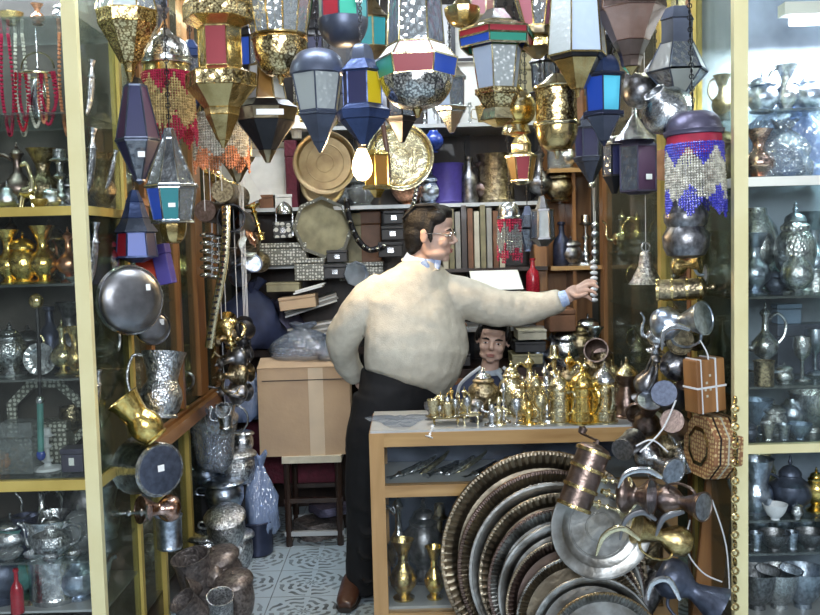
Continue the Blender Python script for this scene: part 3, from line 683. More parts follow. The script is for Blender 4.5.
# ---- stool + carton
zst = ZY(315, 455, 4.65)
t = thing('stool', 'dark wooden stool with a worn pale seat under the cardboard box', 'stool', (XZ(312, 4.65, zst), 4.65, 0))
hw = S(30, 4.65); T = None
B().box((-hw, -.03, zst - .035), (hw, .33, zst)).build('seat', 'creambook', t, 0)
for x in (-hw + .02, hw - .02):
    for y in (0, .3): B().tube([(x, y, 0), (x, y, zst - .03)], .018, 8).build('leg', 'wood_dark', t)
for z in (ZY(315, 533, 4.65), ZY(315, 500, 4.65)): 
    for y in (0, .3): B().box((-hw, y - .012, z - .012), (hw, y + .012, z + .012)).build('rung', 'wood_dark' if z > .2 else 'greyshelf', t, 0)
for k, (lb, px, py, s_, m) in enumerate((('folded mauve cloth inside the dark stool frame', 330, 512, (.22, .16, .05), 'purplemetal'), ('crumpled grey bag lying low inside the stool frame', 318, 545, (.26, .18, .10), 'rag'))):
    p = P(px, py, 4.8)
    if k == 0: B0 = B(); B0.lathe([(0, 0), (.5, 0), (.52, .3), (.5, .9), (0, 1)], 20, mod=lambda r, z, a: (r * (1 + .15 * sin(3 * a)), z + .1 * sin(4 * a)))
    me = B0.mesh('cloth', m, 50); o = link('cloth' if k == 0 else 'bag', me, None, (p.x, 4.8, .13 if k == 0 else 0)); o.scale = s_; tag(o, lb, 'cloth' if k == 0 else 'bag')
a, b = P(262, 450, 4.64), P(347, 360, 4.64)
t = thing('cardboard_box', 'large brown cardboard box standing on the stool behind the man', 'box', ((a.x + b.x) / 2, 4.64, zst), (0, 0, R(2)))
w = (b.x - a.x) / 2 + .01; hh = b.z - a.z
o = B().box((-w, 0, 0), (w, .31, hh)).build('carton', 'cardboard', t, 0)
B().box((-w * .9, -.004, hh * .86), (w * .9, -.001, hh * .87)).build('flap_seam', 'wood_dark', t, 0)
B().box((w * .1, -.003, 0), (w * .42, -.001, hh)).build('packing_tape', 'tape', t, 0)
o = B().box((-w, -.002, 0), (w, .0, .006), Matrix.Translation((0, 0, hh)) @ Matrix.Rotation(R(20), 4, 'X')).box((-w, .0, 0), (w, .17, .005), Matrix.Translation((0, 0, hh)) @ Matrix.Rotation(R(12), 4, 'X')).build('flap', 'cardboard', t, 0)
t = thing('cloth', 'maroon cloth hanging behind the stool below the cardboard box', 'cloth', (XZ(300, 5.0, .4), 4.99, .0)); B().box((-.3, -.006, .25), (.3, .0, zst + .12)).build('cloth', 'maroon', t, 0)
# small dark bin
t = thing('bucket', 'small dark blue bucket standing on the tiled floor beside the pots', 'bucket', P(258, 556, 4.55)); t.location.z = 0
B().lathe([(0, 0), (.07, 0), (.08, .01), (.085, .17), (.092, .175), (.085, .18), (.075, .17), (.07, .02), (0, .02)], 24).build('pail', 'blueblack', t)
B().torus((0, 0, .17), .085, .003, 16, 5, 'Y', 0, PI).build('handle', 'chrome', t)
# ---- people
def man():
    Y = 3.93
    t = thing('person', 'man with black hair and glasses in a cream sweater, reaching out to the right', 'person', P(362, 612, Y)); base = t.location.copy(); t.location.z = 0
    def Q(px, py, d=0): return P(px, py, Y + d)
    O = Matrix.Translation(-t.location)
    yaw = R(38); ax = Vector((cos(yaw), sin(yaw), 0)); dp = Vector((sin(yaw), -cos(yaw), 0))  # ax: his left, dp: his front
    hc = Q(431, 235, 0)
    H = Matrix.Translation(hc) @ Matrix.Rotation(R(76), 4, 'Z') @ Matrix.Rotation(R(4), 4, 'X')
    H = H @ Matrix.Scale(1.03, 4)
    sk = B(); head_parts(sk, H)
    sk.tube([Q(424, 246, .03), Q(421, 262, .03), Q(418, 285, .04)], [.052, .055, .075], 14)
    cw = Vector((0, 0, 1))
    def sec(px, py, hw, hd, tilt=0, d=0): return (Q(px, py, d), ax * hw + cw * tilt, dp * hd)
    # core of the body (under the clothes)
    sk.loft([sec(412, 285, .13, .07), sec(412, 300, .16, .08), sec(412, 330, .16, .09), sec(408, 370, .13, .08), sec(400, 400, .13, .08)], 20)
    # left arm (stretched to the right)
    la = [Q(460, 292, .09), Q(515, 306, .12), Q(562, 299, .06), Q(569, 296, .05)]
    sk.tube(cr(la, 4), [.055, .045, .030, .027], 12)
    ra = [Q(366, 300, -.06), Q(343, 338, .02), Q(350, 368, .14), Q(362, 380, .2)]
    sk.tube(cr(ra, 4), [.055, .045, .03, .026], 12)
    # legs
    sk.tube(cr([Q(385, 395, -.03), Q(368, 480, -.02), Q(360, 590, 0)], 4), [.085, .065, .04], 12)
    sk.tube(cr([Q(420, 395, .1), Q(408, 480, .1), Q(404, 590, .1)], 4), [.085, .065, .04], 12)
    # left hand: palm + fingers reaching right
    w0 = Q(566, 296, .05); p1 = Q(578, 291, .03)
    sk.tube([w0, Q(571, 294, .045), p1], [.026, .033, .034], 12, flat=.55)
    for pts in (([578, 287, .035], [586, 281.5, .03], [592, 280.5, .02], [596, 282, .01]),
                ([579, 289, .02], [588, 285, .01], [594, 285, 0], [598, 287.5, -.01]),
                ([579, 292, .015], [588, 290.5, 0], [593, 291.5, -.01], [596, 294, -.015]),
                ([578, 295, .02], [585, 296, .0], [589, 297.5, 0], [591, 300, -.005])):
        finger(sk, [Q(*p) for p in pts], [.0105, .0095, .009, .0078])
    finger(sk, [Q(*p) for p in ([571, 293, .03], [576, 296, -.01], [582, 295.5, -.025], [587, 293.5, -.03])], [.0125, .0115, .010, .009])
    # right hand behind the back
    hb = Q(364, 382, .2); sk.ell(hb, (.045, .02, .045), 12)
    for i in range(4): finger(sk, [hb + Vector((.02, 0, .03 - i * .02)), hb + Vector((.055, -.01, .03 - i * .021)), hb + Vector((.08, -.03, .025 - i * .02))], [.010, .009, .008])
    finger(sk, [hb + Vector((0, 0, .03)), hb + Vector((.02, -.01, .065)), hb + Vector((.045, -.015, .075))], [.012, .011, .009])
    o = fuse('body', sk, 'skin', .0045, 5, t); o.data.transform(O)
    # sweater
    sw = B()
    sw.loft([sec(420, 262, .075, .075, -.0, .03), sec(420, 272, .155, .10, -.018, .03), sec(415, 285, .215, .12, -.024, .02), sec(413, 303, .235, .135, -.02), sec(417, 330, .25, .165, -.02), sec(417, 350, .25, .172, -.03), sec(413, 367, .235, .162, -.06), sec(408, 380, .205, .145, -.07), sec(407, 386, .17, .12, -.07)], 28)
    sw.tube(cr([Q(428, 296, .05), Q(444, 293, .07), Q(462, 296, .09), Q(490, 306, .11), Q(520, 309, .12), Q(545, 305, .08), Q(561, 300, .05)], 4), [.07, .085, .092, .086, .075, .056, .044], 16)
    sw.tube(cr([Q(385, 287, -.04), Q(366, 303, -.06), Q(350, 325, -.03), Q(343, 344, .04), Q(347, 362, .12), Q(357, 376, .19)], 4), [.075, .085, .075, .07, .058, .045], 16)
    # folds: rings of soft ridges on the stretched sleeve and drapes over the belly
    for (x, y, x2, y2, r_) in ((484, 290, 478, 333, .011), (497, 291, 492, 335, .012), (508, 292, 504, 332, .010), (521, 294, 516, 328, .012), (533, 293, 528, 325, .009), (543, 292, 540, 319, .009)):
        y += 5; y2 -= 12; sw.tube(cr([Q(x, y, .06), Q((x + x2) / 2 + 1, (y + y2) / 2, .055), Q(x2, y2, .07)], 4), [.010, r_ * 1.5, .010], 8)
    for (a_, b_, c_, r_) in (((372, 340), (388, 338), (404, 330), .012), ((370, 350), (396, 352), (424, 342), .011), ((380, 362), (408, 368), (440, 360), .010), ((362, 318), (372, 328), (378, 342), .011)):
        sw.tube(cr([Q(*a_, -.085), Q(*b_, -.125), Q(*c_, -.105)], 4), [.008, r_ * 1.8, .008], 8)
    o = fuse('sweater', sw, 'sweater', .008, 8, t, .026); o.data.transform(O)
    # sweater collar ring, shirt collar and cuff
    nc = Q(421, 263, .015)
    cl = B(); cl.loft([(nc + Vector((0, 0, .0)) , ax * .062 + cw * -.01, dp * .066 + cw * -.03), (nc + Vector((0, 0, .028)), ax * .058, dp * .058 + cw * -.022), (nc + Vector((0, 0, .036)), ax * .057, dp * .056 + cw * -.018), (nc + Vector((0, 0, .03)), ax * .063, dp * .064 + cw * -.022), (nc + Vector((0, 0, .0)), ax * .078, dp * .08 + cw * -.03)], 28)
    # two collar points
    for s in (-1, 1):
        a0 = nc + dp * .062 + ax * s * .008 + cw * -.005; cl.tube([a0 + ax * s * .035 + cw * .015, a0 + dp * .012 + cw * -.012 + ax * s * .02, a0 + dp * .012 + cw * -.036 + ax * s * .012], [.016, .015, .004], 8)
    cl.build('shirt_collar', 'shirt', t).data.transform(O)
    B().tube([Q(559, 300.5, .05), Q(563, 299, .05), Q(567, 297.5, .05)], [.040, .037, .035], 14).build('shirt_cuff', 'shirt', t).data.transform(O)
    rb = B(); rb.loft([(nc + dp * .002 + cw * -.012, ax * .082, dp * .085 + cw * -.03), (nc + dp * .002 + cw * -.002, ax * .086, dp * .089 + cw * -.03), (nc + cw * .004, ax * .08, dp * .083 + cw * -.028)], 28, False)
    rb.build('neck_rib', 'sweater', t).data.transform(O)
    # trousers
    tr = B()
    tr.loft([sec(402, 366, .20, .135, 0, .03), sec(402, 385, .21, .145, 0, .02), sec(400, 405, .20, .14, 0, .02), sec(396, 425, .17, .125, 0, .02)], 24)
    tr.tube(cr([Q(379, 398, -.03), Q(370, 440, -.03), Q(366, 490, -.02), Q(364, 540, 0), Q(361, 592, 0)], 4), [.115, .105, .088, .078, .068], 16)
    tr.tube(cr([Q(420, 398, .1), Q(414, 440, .1), Q(410, 500, .1), Q(408, 592, .12)], 4), [.115, .105, .085, .07], 16)
    for k in range(7):
        y = 430 + k * 24; tr.tube(cr([Q(352 + k, y, -.09), Q(366, y + 9, -.115 + k * .006), Q(380, y + 3, -.08)], 3), [.003, .009, .003], 8)
    o = fuse('trousers', tr, 'trousers', .009, 4, t, .020); o.data.transform(O)
    for nm, px, d in (('shoe', 352, 0), ('shoe', 406, .14)):
        f = P(px, 600, Y + d); f.z = 0
        dirv = Vector((-.12, -1, 0)).normalized(); sd = Vector((1, -.12, 0)).normalized()
        b = B(); b.loft([(f + dirv * -.10 + cw * .05, sd * .03, cw * .035), (f + dirv * -.07 + cw * .055, sd * .042, cw * .055), (f + dirv * .0 + cw * .06, sd * .046, cw * .06), (f + dirv * .07 + cw * .045, sd * .048, cw * .042), (f + dirv * .13 + cw * .035, sd * .045, cw * .03), (f + dirv * .165 + cw * .028, sd * .03, cw * .02)], 20)
        o = fuse('shoe', b, 'leather', .006, 3, t); o.data.transform(O)
        s = B(); s.loft([(f + dirv * -.11 + cw * .012, sd * .03, cw * .012), (f + dirv * -.08 + cw * .012, sd * .042, cw * .012), (f + dirv * .07 + cw * .012, sd * .05, cw * .012), (f + dirv * .14 + cw * .012, sd * .045, cw * .012), (f + dirv * .172 + cw * .012, sd * .03, cw * .012)], 16)
        s.build('sole', 'sole', o).data.transform(O)
    # hair
    hb_ = B(); E = lambda c, r: hb_.ell(c, r, 20, H)
    E((0, .028, .052), (.083, .098, .083)); E((0, .055, .0), (.079, .065, .075)); E((0, -.035, .098), (.062, .052, .032)); E((0, -.062, .083), (.048, .024, .022)); E((0, .072, -.045), (.058, .038, .045))
    for s in (-1, 1): E((s * .073, -.006, .03), (.010, .022, .045)); E((s * .0735, -.016, -.005), (.006, .009, .028)); E((s * .06, -.03, .075), (.024, .045, .03))
    for k in range(16):
        a = -1.1 + k * .145; hb_.tube([H @ Vector((.06 * sin(a), -.07, .088)), H @ Vector((.07 * sin(a), -.02, .133 - .01 * abs(sin(a)))), H @ Vector((.075 * sin(a), .06, .12)), H @ Vector((.07 * sin(a), .115, .06))], [.004, .007, .007, .004], 6)
    o = fuse('hair', hb_, 'hair', .0045, 2, t); o.data.transform(O)
    n0 = len(col.objects)
    before = set(o.name for o in t.children); face_bits(t, H)
    g = B()
    for s in (-1, 1):
        pts = [H @ Vector((s * .034 + .025 * cos(a) * 1.0, -.100 + .006 * abs(cos(a)), .0 + .016 * sin(a))) for a in [2 * PI * i / 20 for i in range(21)]]
        g.tube(pts, .0017, 5, False); g.tube([H @ Vector((s * .059, -.094, .004)), H @ Vector((s * .082, -.05, .008)), H @ Vector((s * .084, .012, .006))], .002, 5)
    g.tube([H @ Vector((-.010, -.102, .003)), H @ Vector((0, -.106, .006)), H @ Vector((.010, -.102, .003))], .0018, 5)
    gl = g.build('eyeglasses', 'chrome', t)
    for s in (-1, 1):
        B().ell((s * .034, -.0995, 0), (.024, .001, .0155), 16, H).build('lens', 'pane', gl)
    for o in t.children:
        if o.name not in before:
            o.data.transform(O)
            for c in o.children: c.data.transform(O)
    return t
man()
def boy():
    Y = 4.35
    t = thing('person', 'boy in a navy jacket with white shoulder stripes seated behind the counter', 'person', (XZ(492, Y, .0), Y, 0)); O = Matrix.Translation(-t.location)
    Q = lambda px, py, d=0: P(px, py, Y + d)
    H = Matrix.Translation(Q(493, 340)) @ Matrix.Rotation(R(8), 4, 'Y') @ Matrix.Rotation(R(-8), 4, 'Z') @ Matrix.Rotation(R(8), 4, 'X') @ Matrix.Diagonal((.99, .95, .90, 1))
    sk = B(); head_parts(sk, H); sk.tube([Q(492, 352, .03), Q(490, 366, .04), Q(488, 385, .05)], [.042, .044, .06], 12)
    ax = Vector((1, 0, 0)); ay = Vector((0, 1, 0)); c = Q(487, 392, .05); zs = .42
    sk.loft([(c, ax * .15, ay * .08), (Vector((c.x, c.y, .8)), ax * .14, ay * .09), (Vector((c.x, c.y, zs + .04)), ax * .15, ay * .1)], 16)
    for s in (-1, 1):
        sh = c + ax * s * .15 + Vector((0, 0, .0)); el = Vector((c.x + s * .24, c.y - .05, .72)); hd = Vector((c.x + s * .10, c.y - .30, .62))
        sk.tube(cr([sh, el, hd], 4), [.04, .033, .024], 10)
        kn = Vector((c.x + s * .12, c.y - .36, .47)); sk.tube(cr([Vector((c.x + s * .08, c.y, zs + .03)), kn], 4), [.07, .05], 12); sk.tube(cr([kn, Vector((c.x + s * .12, c.y - .3, .06))], 4), [.05, .032], 12)
        sk.ell(Vector((c.x + s * .12, c.y - .35, .035)), (.035, .09, .032), 12)
        sk.ell(hd + Vector((-s * .02, -.02, -.01)), (.03, .035, .018), 10)
        for i in range(4): finger(sk, [hd + Vector((-s * .03 + (i - 1.5) * .014, -.04, -.01)), hd + Vector((-s * .03 + (i - 1.5) * .015, -.065, -.02)), hd + Vector((-s * .03 + (i - 1.5) * .015, -.08, -.045))], [.008, .0075, .006])
        finger(sk, [hd + Vector((-s * .03, -.01, 0)), hd + Vector((-s * .06, -.03, 0)), hd + Vector((-s * .065, -.05, -.01))], [.009, .008, .007])
    o = fuse('body', sk, 'skin', .0055, 4, t); o.data.transform(O)
    j = B(); j.loft([(Q(490, 372, .05), ax * .07, ay * .06), (Q(489, 379, .05), ax * .13, ay * .085), (Q(488, 388, .05), ax * .18, ay * .105), (Q(487, 405, .05), ax * .19, ay * .12), (Vector((c.x, c.y, .7)), ax * .18, ay * .125), (Vector((c.x, c.y, zs + .03)), ax * .175, ay * .13)], 22)
    for s in (-1, 1):
        sh = c + ax * s * .14 + Vector((0, 0, .01)); el = Vector((c.x + s * .24, c.y - .05, .72)); hd = Vector((c.x + s * .11, c.y - .28, .625)); j.tube(cr([sh, el, hd], 4), [.06, .055, .04], 12)
    o = fuse('jacket', j, 'navy', .009, 3, t); o.data.transform(O)
    for s, pts in ((-1, ((481, 367), (470, 375), (460, 385), (457, 397))), (1, ((503, 367), (511, 374), (518, 385), (520, 397)))):
        B().tube(cr([Q(x, y, -.035) for x, y in pts], 4), .008, 8, flat=.5).build('shoulder_stripe', 'whitecloth', t).data.transform(O)
    B().loft([(Q(490, 374, .04), ax * .064, ay * .066), (Q(490, 369, .05), ax * .055, ay * .052), (Q(490, 368, .05), ax * .047, ay * .044), (Q(490, 374, .04), ax * .05, ay * .05)], 20).build('jacket_collar', 'jacketlight', t).data.transform(O)
    B().tube(cr([Q(497, 372, -.05), Q(503, 380, -.06), Q(506, 392, -.07)], 3), .009, 8, flat=.4).build('lapel', 'jacketlight', t).data.transform(O)
    p = B()
    for s in (-1, 1):
        kn = Vector((c.x + s * .12, c.y - .36, .47)); p.tube(cr([Vector((c.x + s * .08, c.y + .02, zs + .04)), kn], 4), [.09, .065], 12); p.tube(cr([kn, Vector((c.x + s * .12, c.y - .3, .08))], 4), [.065, .05], 12)
    o = fuse('trousers', p, 'trousers', .01, 3, t); o.data.transform(O)
    h = B(); E = lambda c_, r: h.ell(c_, r, 18, H)
    E((0, .028, .05), (.082, .096, .085)); E((0, .05, .0), (.078, .062, .07)); E((0, -.045, .09), (.06, .042, .034))
    for s in (-1, 1): E((s * .068, -.022, .045), (.014, .03, .04)); E((s * .078, .014, .015), (.013, .032, .038))
    o = fuse('hair', h, 'hair', .005, 2, t); o.data.transform(O)
    before = set(o.name for o in t.children); face_bits(t, H)
    for o in t.children:
        if o.name not in before: o.data.transform(O)
    st = thing('stool', 'dark round stool the boy sits on behind the counter', 'stool', (c.x, c.y + .02, 0))
    B().lathe([(0, .38), (.16, .38), (.17, .40), (.16, .42), (0, .42)], 24).build('seat', 'wood_dark', st)
    for k in range(4): a = PI / 4 + k * PI / 2; B().tube([(.16 * cos(a), .16 * sin(a), 0), (.11 * cos(a), .11 * sin(a), .385)], .014, 8).build('leg', 'wood_dark', st)
boy()
# ---------------------------------------------------------------- hanging lanterns (top of the picture)
HL = 'hanging lanterns'
L = lantern
L('brass octagonal lantern bowl under grey flared glass, right of the left cabinet post', 124, -60, 3.15, 8,
  [('m', 18, 8, 20, None), ('g', 52, 18, 28, ['g_clear', 'g_frost']), ('m', 12, 28, 27, 'brassorn'), ('m', 36, 27, 9, 'brassorn'), ('m', 9, 6, 4, None), ('m', 10, 4, 1, None)], 'brass', rz=.2)
L('silver dome lantern with a red and gold zigzag bead skirt, beside the red-windowed brass lantern', 165, 28, 3.35, 24,
  [('m', 8, 3, 8, None), ('d', 22, 8, 24, 'silverorn'), ('m', 6, 25, 25, None), ('m', 8, 22, 23, 'brass'), ('f', 72, 24, 27, ['bead_red', 'bead_gold', 'bead_red'])], 'silver')
L('big gold octagonal lantern with an arched red glass window', 216, -42, 3.10, 6,
  [('m', 24, 6, 22, None), ('m', 22, 20, 30, None), ('m', 14, 30, 30, 'brassorn'), ('m', 8, 30, 18, None), ('g', 38, 18, 18, ['g_red', 'palebrass']), ('m', 6, 19, 30, None), ('m', 13, 30, 30, 'brassorn'), ('m', 20, 29, 15, None), ('m', 7, 15, 14, None), ('m', 24, 14, 5, None), ('m', 8, 4, 1, None)], 'brass', rz=.0)
L('lantern shade of clear beads ending in orange zigzags, left of the framed print', 219, 92, 3.6, 24,
  [('m', 14, 4, 16, 'brass'), ('m', 8, 22, 24, 'brass'), ('f', 58, 25, 27, ['bead_clear', 'bead_peach'])], 'brass')
L('brass bowl lantern under a tall clear beaded glass top, left of the blue hooded lanterns', 276, -60, 3.15, 12,
  [('m', 20, 6, 20, None), ('g', 72, 38, 26, ['g_clear']), ('m', 5, 24, 27, None), ('D', 34, 26, 7, 'brassorn'), ('m', 8, 3, 1, None)], 'brass')
L('dark brass lantern with a pointed base and a white paper label', 264, 56, 3.3, 8,
  [('m', 10, 5, 10, None), ('g', 34, 14, 20, ['paper', 'g_amber']), ('m', 8, 22, 30, 'blackmetal'), ('m', 12, 30, 27, None), ('m', 28, 27, 8, 'blackmetal'), ('m', 12, 8, 2, None)], 'antique', rz=.15, tagp=(270, 116, 29, 13))
L('dark bowl lantern with wine red and green glass panes at the top edge', 341, -45, 3.2, 8,
  [('m', 20, 6, 20, None), ('g', 42, 22, 22, ['g_green', 'g_teal', 'g_red']), ('D', 26, 23, 5, 'slate')], 'slate', rz=.3, tagp=(353, 5, 24))
L('slate blue hooded lantern with tall frosted grey panes and a pointed base', 317, 50, 3.05, 6,
  [('D', 24, 8, 24, 'slate'), ('g', 36, 23, 17, ['g_frost']), ('m', 4, 18, 18, None), ('m', 26, 17, 6, None), ('m', 10, 6, 1, None)], 'slate', rz=.5)
L('dark blue pagoda lantern with a yellow pane on its right side', 361, 44, 3.0, 6,
  [('d', 16, 4, 11, 'slate'), ('m', 12, 12, 22, None), ('g', 32, 17, 17, ['g_navy', 'g_navy', 'g_yellow']), ('m', 6, 18, 24, None), ('m', 8, 24, 22, None), ('m', 24, 20, 3, None)], 'bluemetal', rz=.8)
L('large lantern with a band of green, red and blue glass and a pewter bowl beneath', 413, -70, 2.95, 6,
  [('m', 30, 6, 22, 'brass'), ('g', 80, 20, 24, ['g_clear', 'g_smoke']), ('g', 14, 24, 34, ['paper', 'paper', 'g_pink']), ('g', 18, 35, 32, ['g_green', 'g_green', 'g_red', 'g_blue', 'g_red', 'g_blue']), ('D', 30, 31, 7, 'silverorn'), ('m', 9, 4, 1, 'brass')], 'palebrass', rz=-.1)
L('small shallow brass bowl lamp between the two banded lanterns', 462, 0, 3.3, 10,
  [('m', 8, 5, 12, None), ('d', 18, 17, 4, None), ('m', 6, 2, 1, None)], 'brass')
L('brass and glass lantern with a slanting green and red band around its hood', 496, 10, 3.1, 6,
  [('m', 12, 8, 16, 'silver'), ('m', 9, 16, 32, 'palebrass'), ('g', 7, 33, 33, ['g_green', 'g_red', 'g_red']), ('g', 9, 33, 32, ['g_red', 'g_blue', 'g_green']), ('g', 40, 22, 17, ['g_frost', 'g_white']), ('m', 6, 20, 20, 'brassorn'), ('m', 12, 18, 13, 'brassorn'), ('m', 12, 12, 16, 'palebrass'), ('m', 6, 14, 5, 'brass')], 'palebrass', rz=.25)
L('flaring pale glass lantern on a small dark gold tulip base', 536, -50, 3.15, 8,
  [('m', 10, 6, 26, None), ('g', 64, 30, 12, ['g_pink', 'g_clear']), ('m', 8, 12, 12, 'antique'), ('m', 12, 9, 14, None), ('m', 10, 14, 4, 'antique')], 'brass')
L('round brass bowl lamp with a pierced gold foot, above the tiny red-paned lantern', 515, 84, 3.3, 24,
  [('m', 8, 3, 8, None), ('d', 16, 8, 20, 'palebrass'), ('d', 16, 20, 9, None), ('m', 8, 12, 14, 'palebrass'), ('m', 3, 12, 4, None)], 'gold')
L('tall lantern with big bluish white panes over a brass cone', 576, -50, 3.05, 6,
  [('m', 12, 6, 20, None), ('g', 90, 20, 26, ['g_white', 'g_frost', 'g_white']), ('m', 4, 24, 22, 'blackmetal'), ('m', 28, 20, 6, None), ('m', 8, 2, 1, None)], 'brass', rz=.15)
L('drum shaped yellow brass lantern with a diamond cutout under the flaring glass', 556, 74, 3.2, 16,
  [('m', 12, 5, 20, 'palebrass'), ('m', 3, 23, 23, None), ('m', 32, 20, 20, 'brassorn'), ('m', 4, 23, 23, None), ('d', 24, 21, 8, 'brass'), ('m', 8, 3, 1, None)], 'palebrass')
L('dark blue lantern with a bright cyan pane', 603, 56, 3.1, 6,
  [('d', 18, 6, 16, 'bluemetal'), ('m', 3, 20, 20, None), ('g', 34, 17, 15, ['g_navy', 'g_blue', 'g_cyan', 'g_navy', 'g_navy', 'g_navy']), ('m', 4, 19, 19, None), ('m', 24, 15, 4, 'slate'), ('m', 5, 3, 1, None)], 'blueblack', rz=.3)
L('large octagonal rose copper lantern bowl near the top right', 630, -75, 3.0, 8,
  [('m', 20, 6, 24, None), ('g', 48, 24, 30, ['g_smoke']), ('m', 14, 31, 31, None), ('m', 30, 30, 16, None), ('m', 14, 16, 10, 'oldcopper'), ('m', 10, 10, 8, 'oldcopper'), ('m', 8, 7, 1, 'brass')], 'rosecopper', rz=.1)
L('slate star lantern of dark panes right of the rose copper lantern', 677, 8, 3.2, 6,
  [('m', 12, 10, 14, 'slate'), ('m', 22, 13, 13, 'slate'), ('g', 28, 14, 26, ['g_smoke', 'g_frost']), ('g', 26, 26, 5, ['g_frost', 'g_smoke']), ('m', 6, 3, 1, None)], 'slate')
L('purple domed lantern with a red band and a blue and silver bead skirt', 693, 112, 3.0, 24,
  [('D', 18, 12, 27, 'purplemetal'), ('m', 5, 29, 28, 'purplemetal'), ('m', 20, 26, 26, 'redcloth'), ('z', -12, 0, 0, None), ('f', 74, 27, 29, ['bead_blue', 'bead_clear', 'bead_blue'])], 'purplemetal', tilt=-.03)
cord(vessel('gourd', 'grey metal lantern globe showing below the blue bead skirt', 'lantern', S(60, 3.02), 'pewter', P(686, 258, 3.02), (0, 0, 0), w=.86, name='lantern_globe'), (0, 0, .15), P(686, 150, 3.02).z)
L('dark purple hexagonal star lantern with a white price sticker', 135, 78, 3.2, 6,
  [('m', 8, 4, 8, 'blackmetal'), ('g', 52, 9, 18, ['g_navy', 'g_purple']), ('m', 2, 19, 19, None), ('g', 38, 18, 4, ['g_smoke', 'g_navy']), ('m', 4, 4, 1, None)], 'slate', rz=.2, tagp=(143, 156, 19))
L('silver framed eight-sided lantern with blue and teal arched panes', 169, 128, 3.15, 8,
  [('m', 10, 4, 7, None), ('g', 46, 6, 22, ['g_clear', 'silver']), ('m', 3, 25, 25, None), ('g', 32, 23, 18, ['g_clear', 'g_clear', 'g_blue', 'g_teal', 'g_clear', 'g_clear', 'g_clear', 'g_clear']), ('m', 3, 20, 20, None), ('d', 20, 13, 3, 'brass')], 'silver', rz=.15, tagp=(174, 205, 20))
L('dark blue tower lantern hanging beside the left wooden post', 134, 190, 3.3, 6,
  [('m', 12, 3, 7, None), ('m', 16, 7, 11, None), ('m', 14, 11, 18, 'slate'), ('g', 24, 15, 17, ['g_navy', 'g_red', 'g_blue']), ('m', 6, 16, 6, None)], 'bluemetal', rz=.3)
L('small gold lantern with a deep red oval pane near the back shelf', 521, 132, 3.5, 6,
  [('m', 12, 3, 8, 'brass'), ('m', 8, 8, 8, 'palebrass'), ('m', 4, 9, 13, None), ('g', 24, 13, 9, ['g_red', 'g_amber']), ('m', 4, 10, 4, None)], 'palebrass')
L('silver capped lantern with a red fringe, above the red bottle', 509, 202, 3.9, 16,
  [('d', 14, 3, 11, 'silver'), ('m', 3, 12, 12, 'silver'), ('f', 44, 11, 12, ['bead_red', 'g_clear', 'bead_red'])], 'silver')
L('small grey glass lantern hanging from the right back shelves', 542, 196, 3.9, 6,
  [('m', 14, 2, 6, None), ('g', 28, 9, 10, ['g_frost', 'g_smoke']), ('m', 8, 10, 4, None)], 'pewter')
L('narrow slate diamond lantern left of the small grey glass lantern', 527, 206, 3.95, 4,
  [('m', 8, 2, 4, None), ('g', 14, 4, 8, ['g_smoke']), ('g', 22, 8, 2, ['g_smoke'])], 'slate')
L('violet-grey six-sided metal lantern with a white tag, left of the bead-skirted lantern', 638, 120, 3.4, 6,
  [('m', 12, 11, 9, 'blackmetal'), ('m', 14, 9, 16, 'purplemetal'), ('g', 44, 17, 17, ['g_clear', 'g_smoke', 'g_purple']), ('m', 3, 15, 10, None)], 'purplemetal', rz=.25, tagp=(640, 178, 18))
L('dark pointed lantern with a silver cap beside the orange-brown post', 614, 136, 3.5, 6,
  [('d', 9, 5, 11, 'silver'), ('g', 30, 10, 10, ['g_navy', 'g_smoke']), ('m', 18, 10, 2, 'blackmetal')], 'blackmetal', rz=.1)
# second, deeper row: dark lanterns glimpsed between the front ones
deep = [(150, -40, 'slate', 'g_smoke', 'small dark lantern glimpsed between the first brass bowl and the beaded silver dome'),
 (190, 40, 'bluemetal', 'g_blue', 'blue-paned lantern glimpsed left of the red-windowed brass lantern'),
 (247, 20, 'blackmetal', 'g_blue', 'black and blue lantern between the red-windowed lantern and the clear-topped brass bowl'),
 (313, 20, 'blackmetal', 'g_navy', 'black lantern above the slate blue hooded lantern'),
 (372, 0, 'antique', 'g_teal', 'bronze lantern with teal panes behind the dark bowl lantern'),
 (478, -30, 'antique', 'g_pink', 'bronze lantern with pink panes at the top edge near the centre'),
 (545, 45, 'blackmetal', 'g_smoke', 'black lantern behind the drum shaped brass lantern'),
 (606, -10, 'blackmetal', 'g_amber', 'black and amber lantern left of the rose copper bowl'),
 (655, 60, 'pewter', 'g_clear', 'pewter lantern behind the tilted silver globes'),
 (450, 60, 'chrome', 'g_white', 'white-paned chrome lantern behind the blue band of the large lantern'),
 (590, 110, 'slate', 'g_navy', 'slate lantern below the blue and cyan one'),
 (235, 110, 'antique', 'g_amber', 'amber glass lantern right of the clear bead shade'),
 (400, 70, 'blackmetal', 'g_smoke', 'small black lantern under the pewter bowl of the large banded lantern')]
for i, (x, y, fm, gm, lb) in enumerate(deep):
    L(lb, x, y, (3.5 if i < 2 else 3.75 + .12 * (i % 4)), 6, [('m', 10, 3, 9, None), ('m', 8, 9, 15, None), ('g', 28, 13, 12, [gm, gm, 'g_smoke']), ('m', 5, 15, 13, None), ('m', 20, 12, 2, None)], fm, group='dark lanterns hanging deeper in the shop', rz=i * .4)
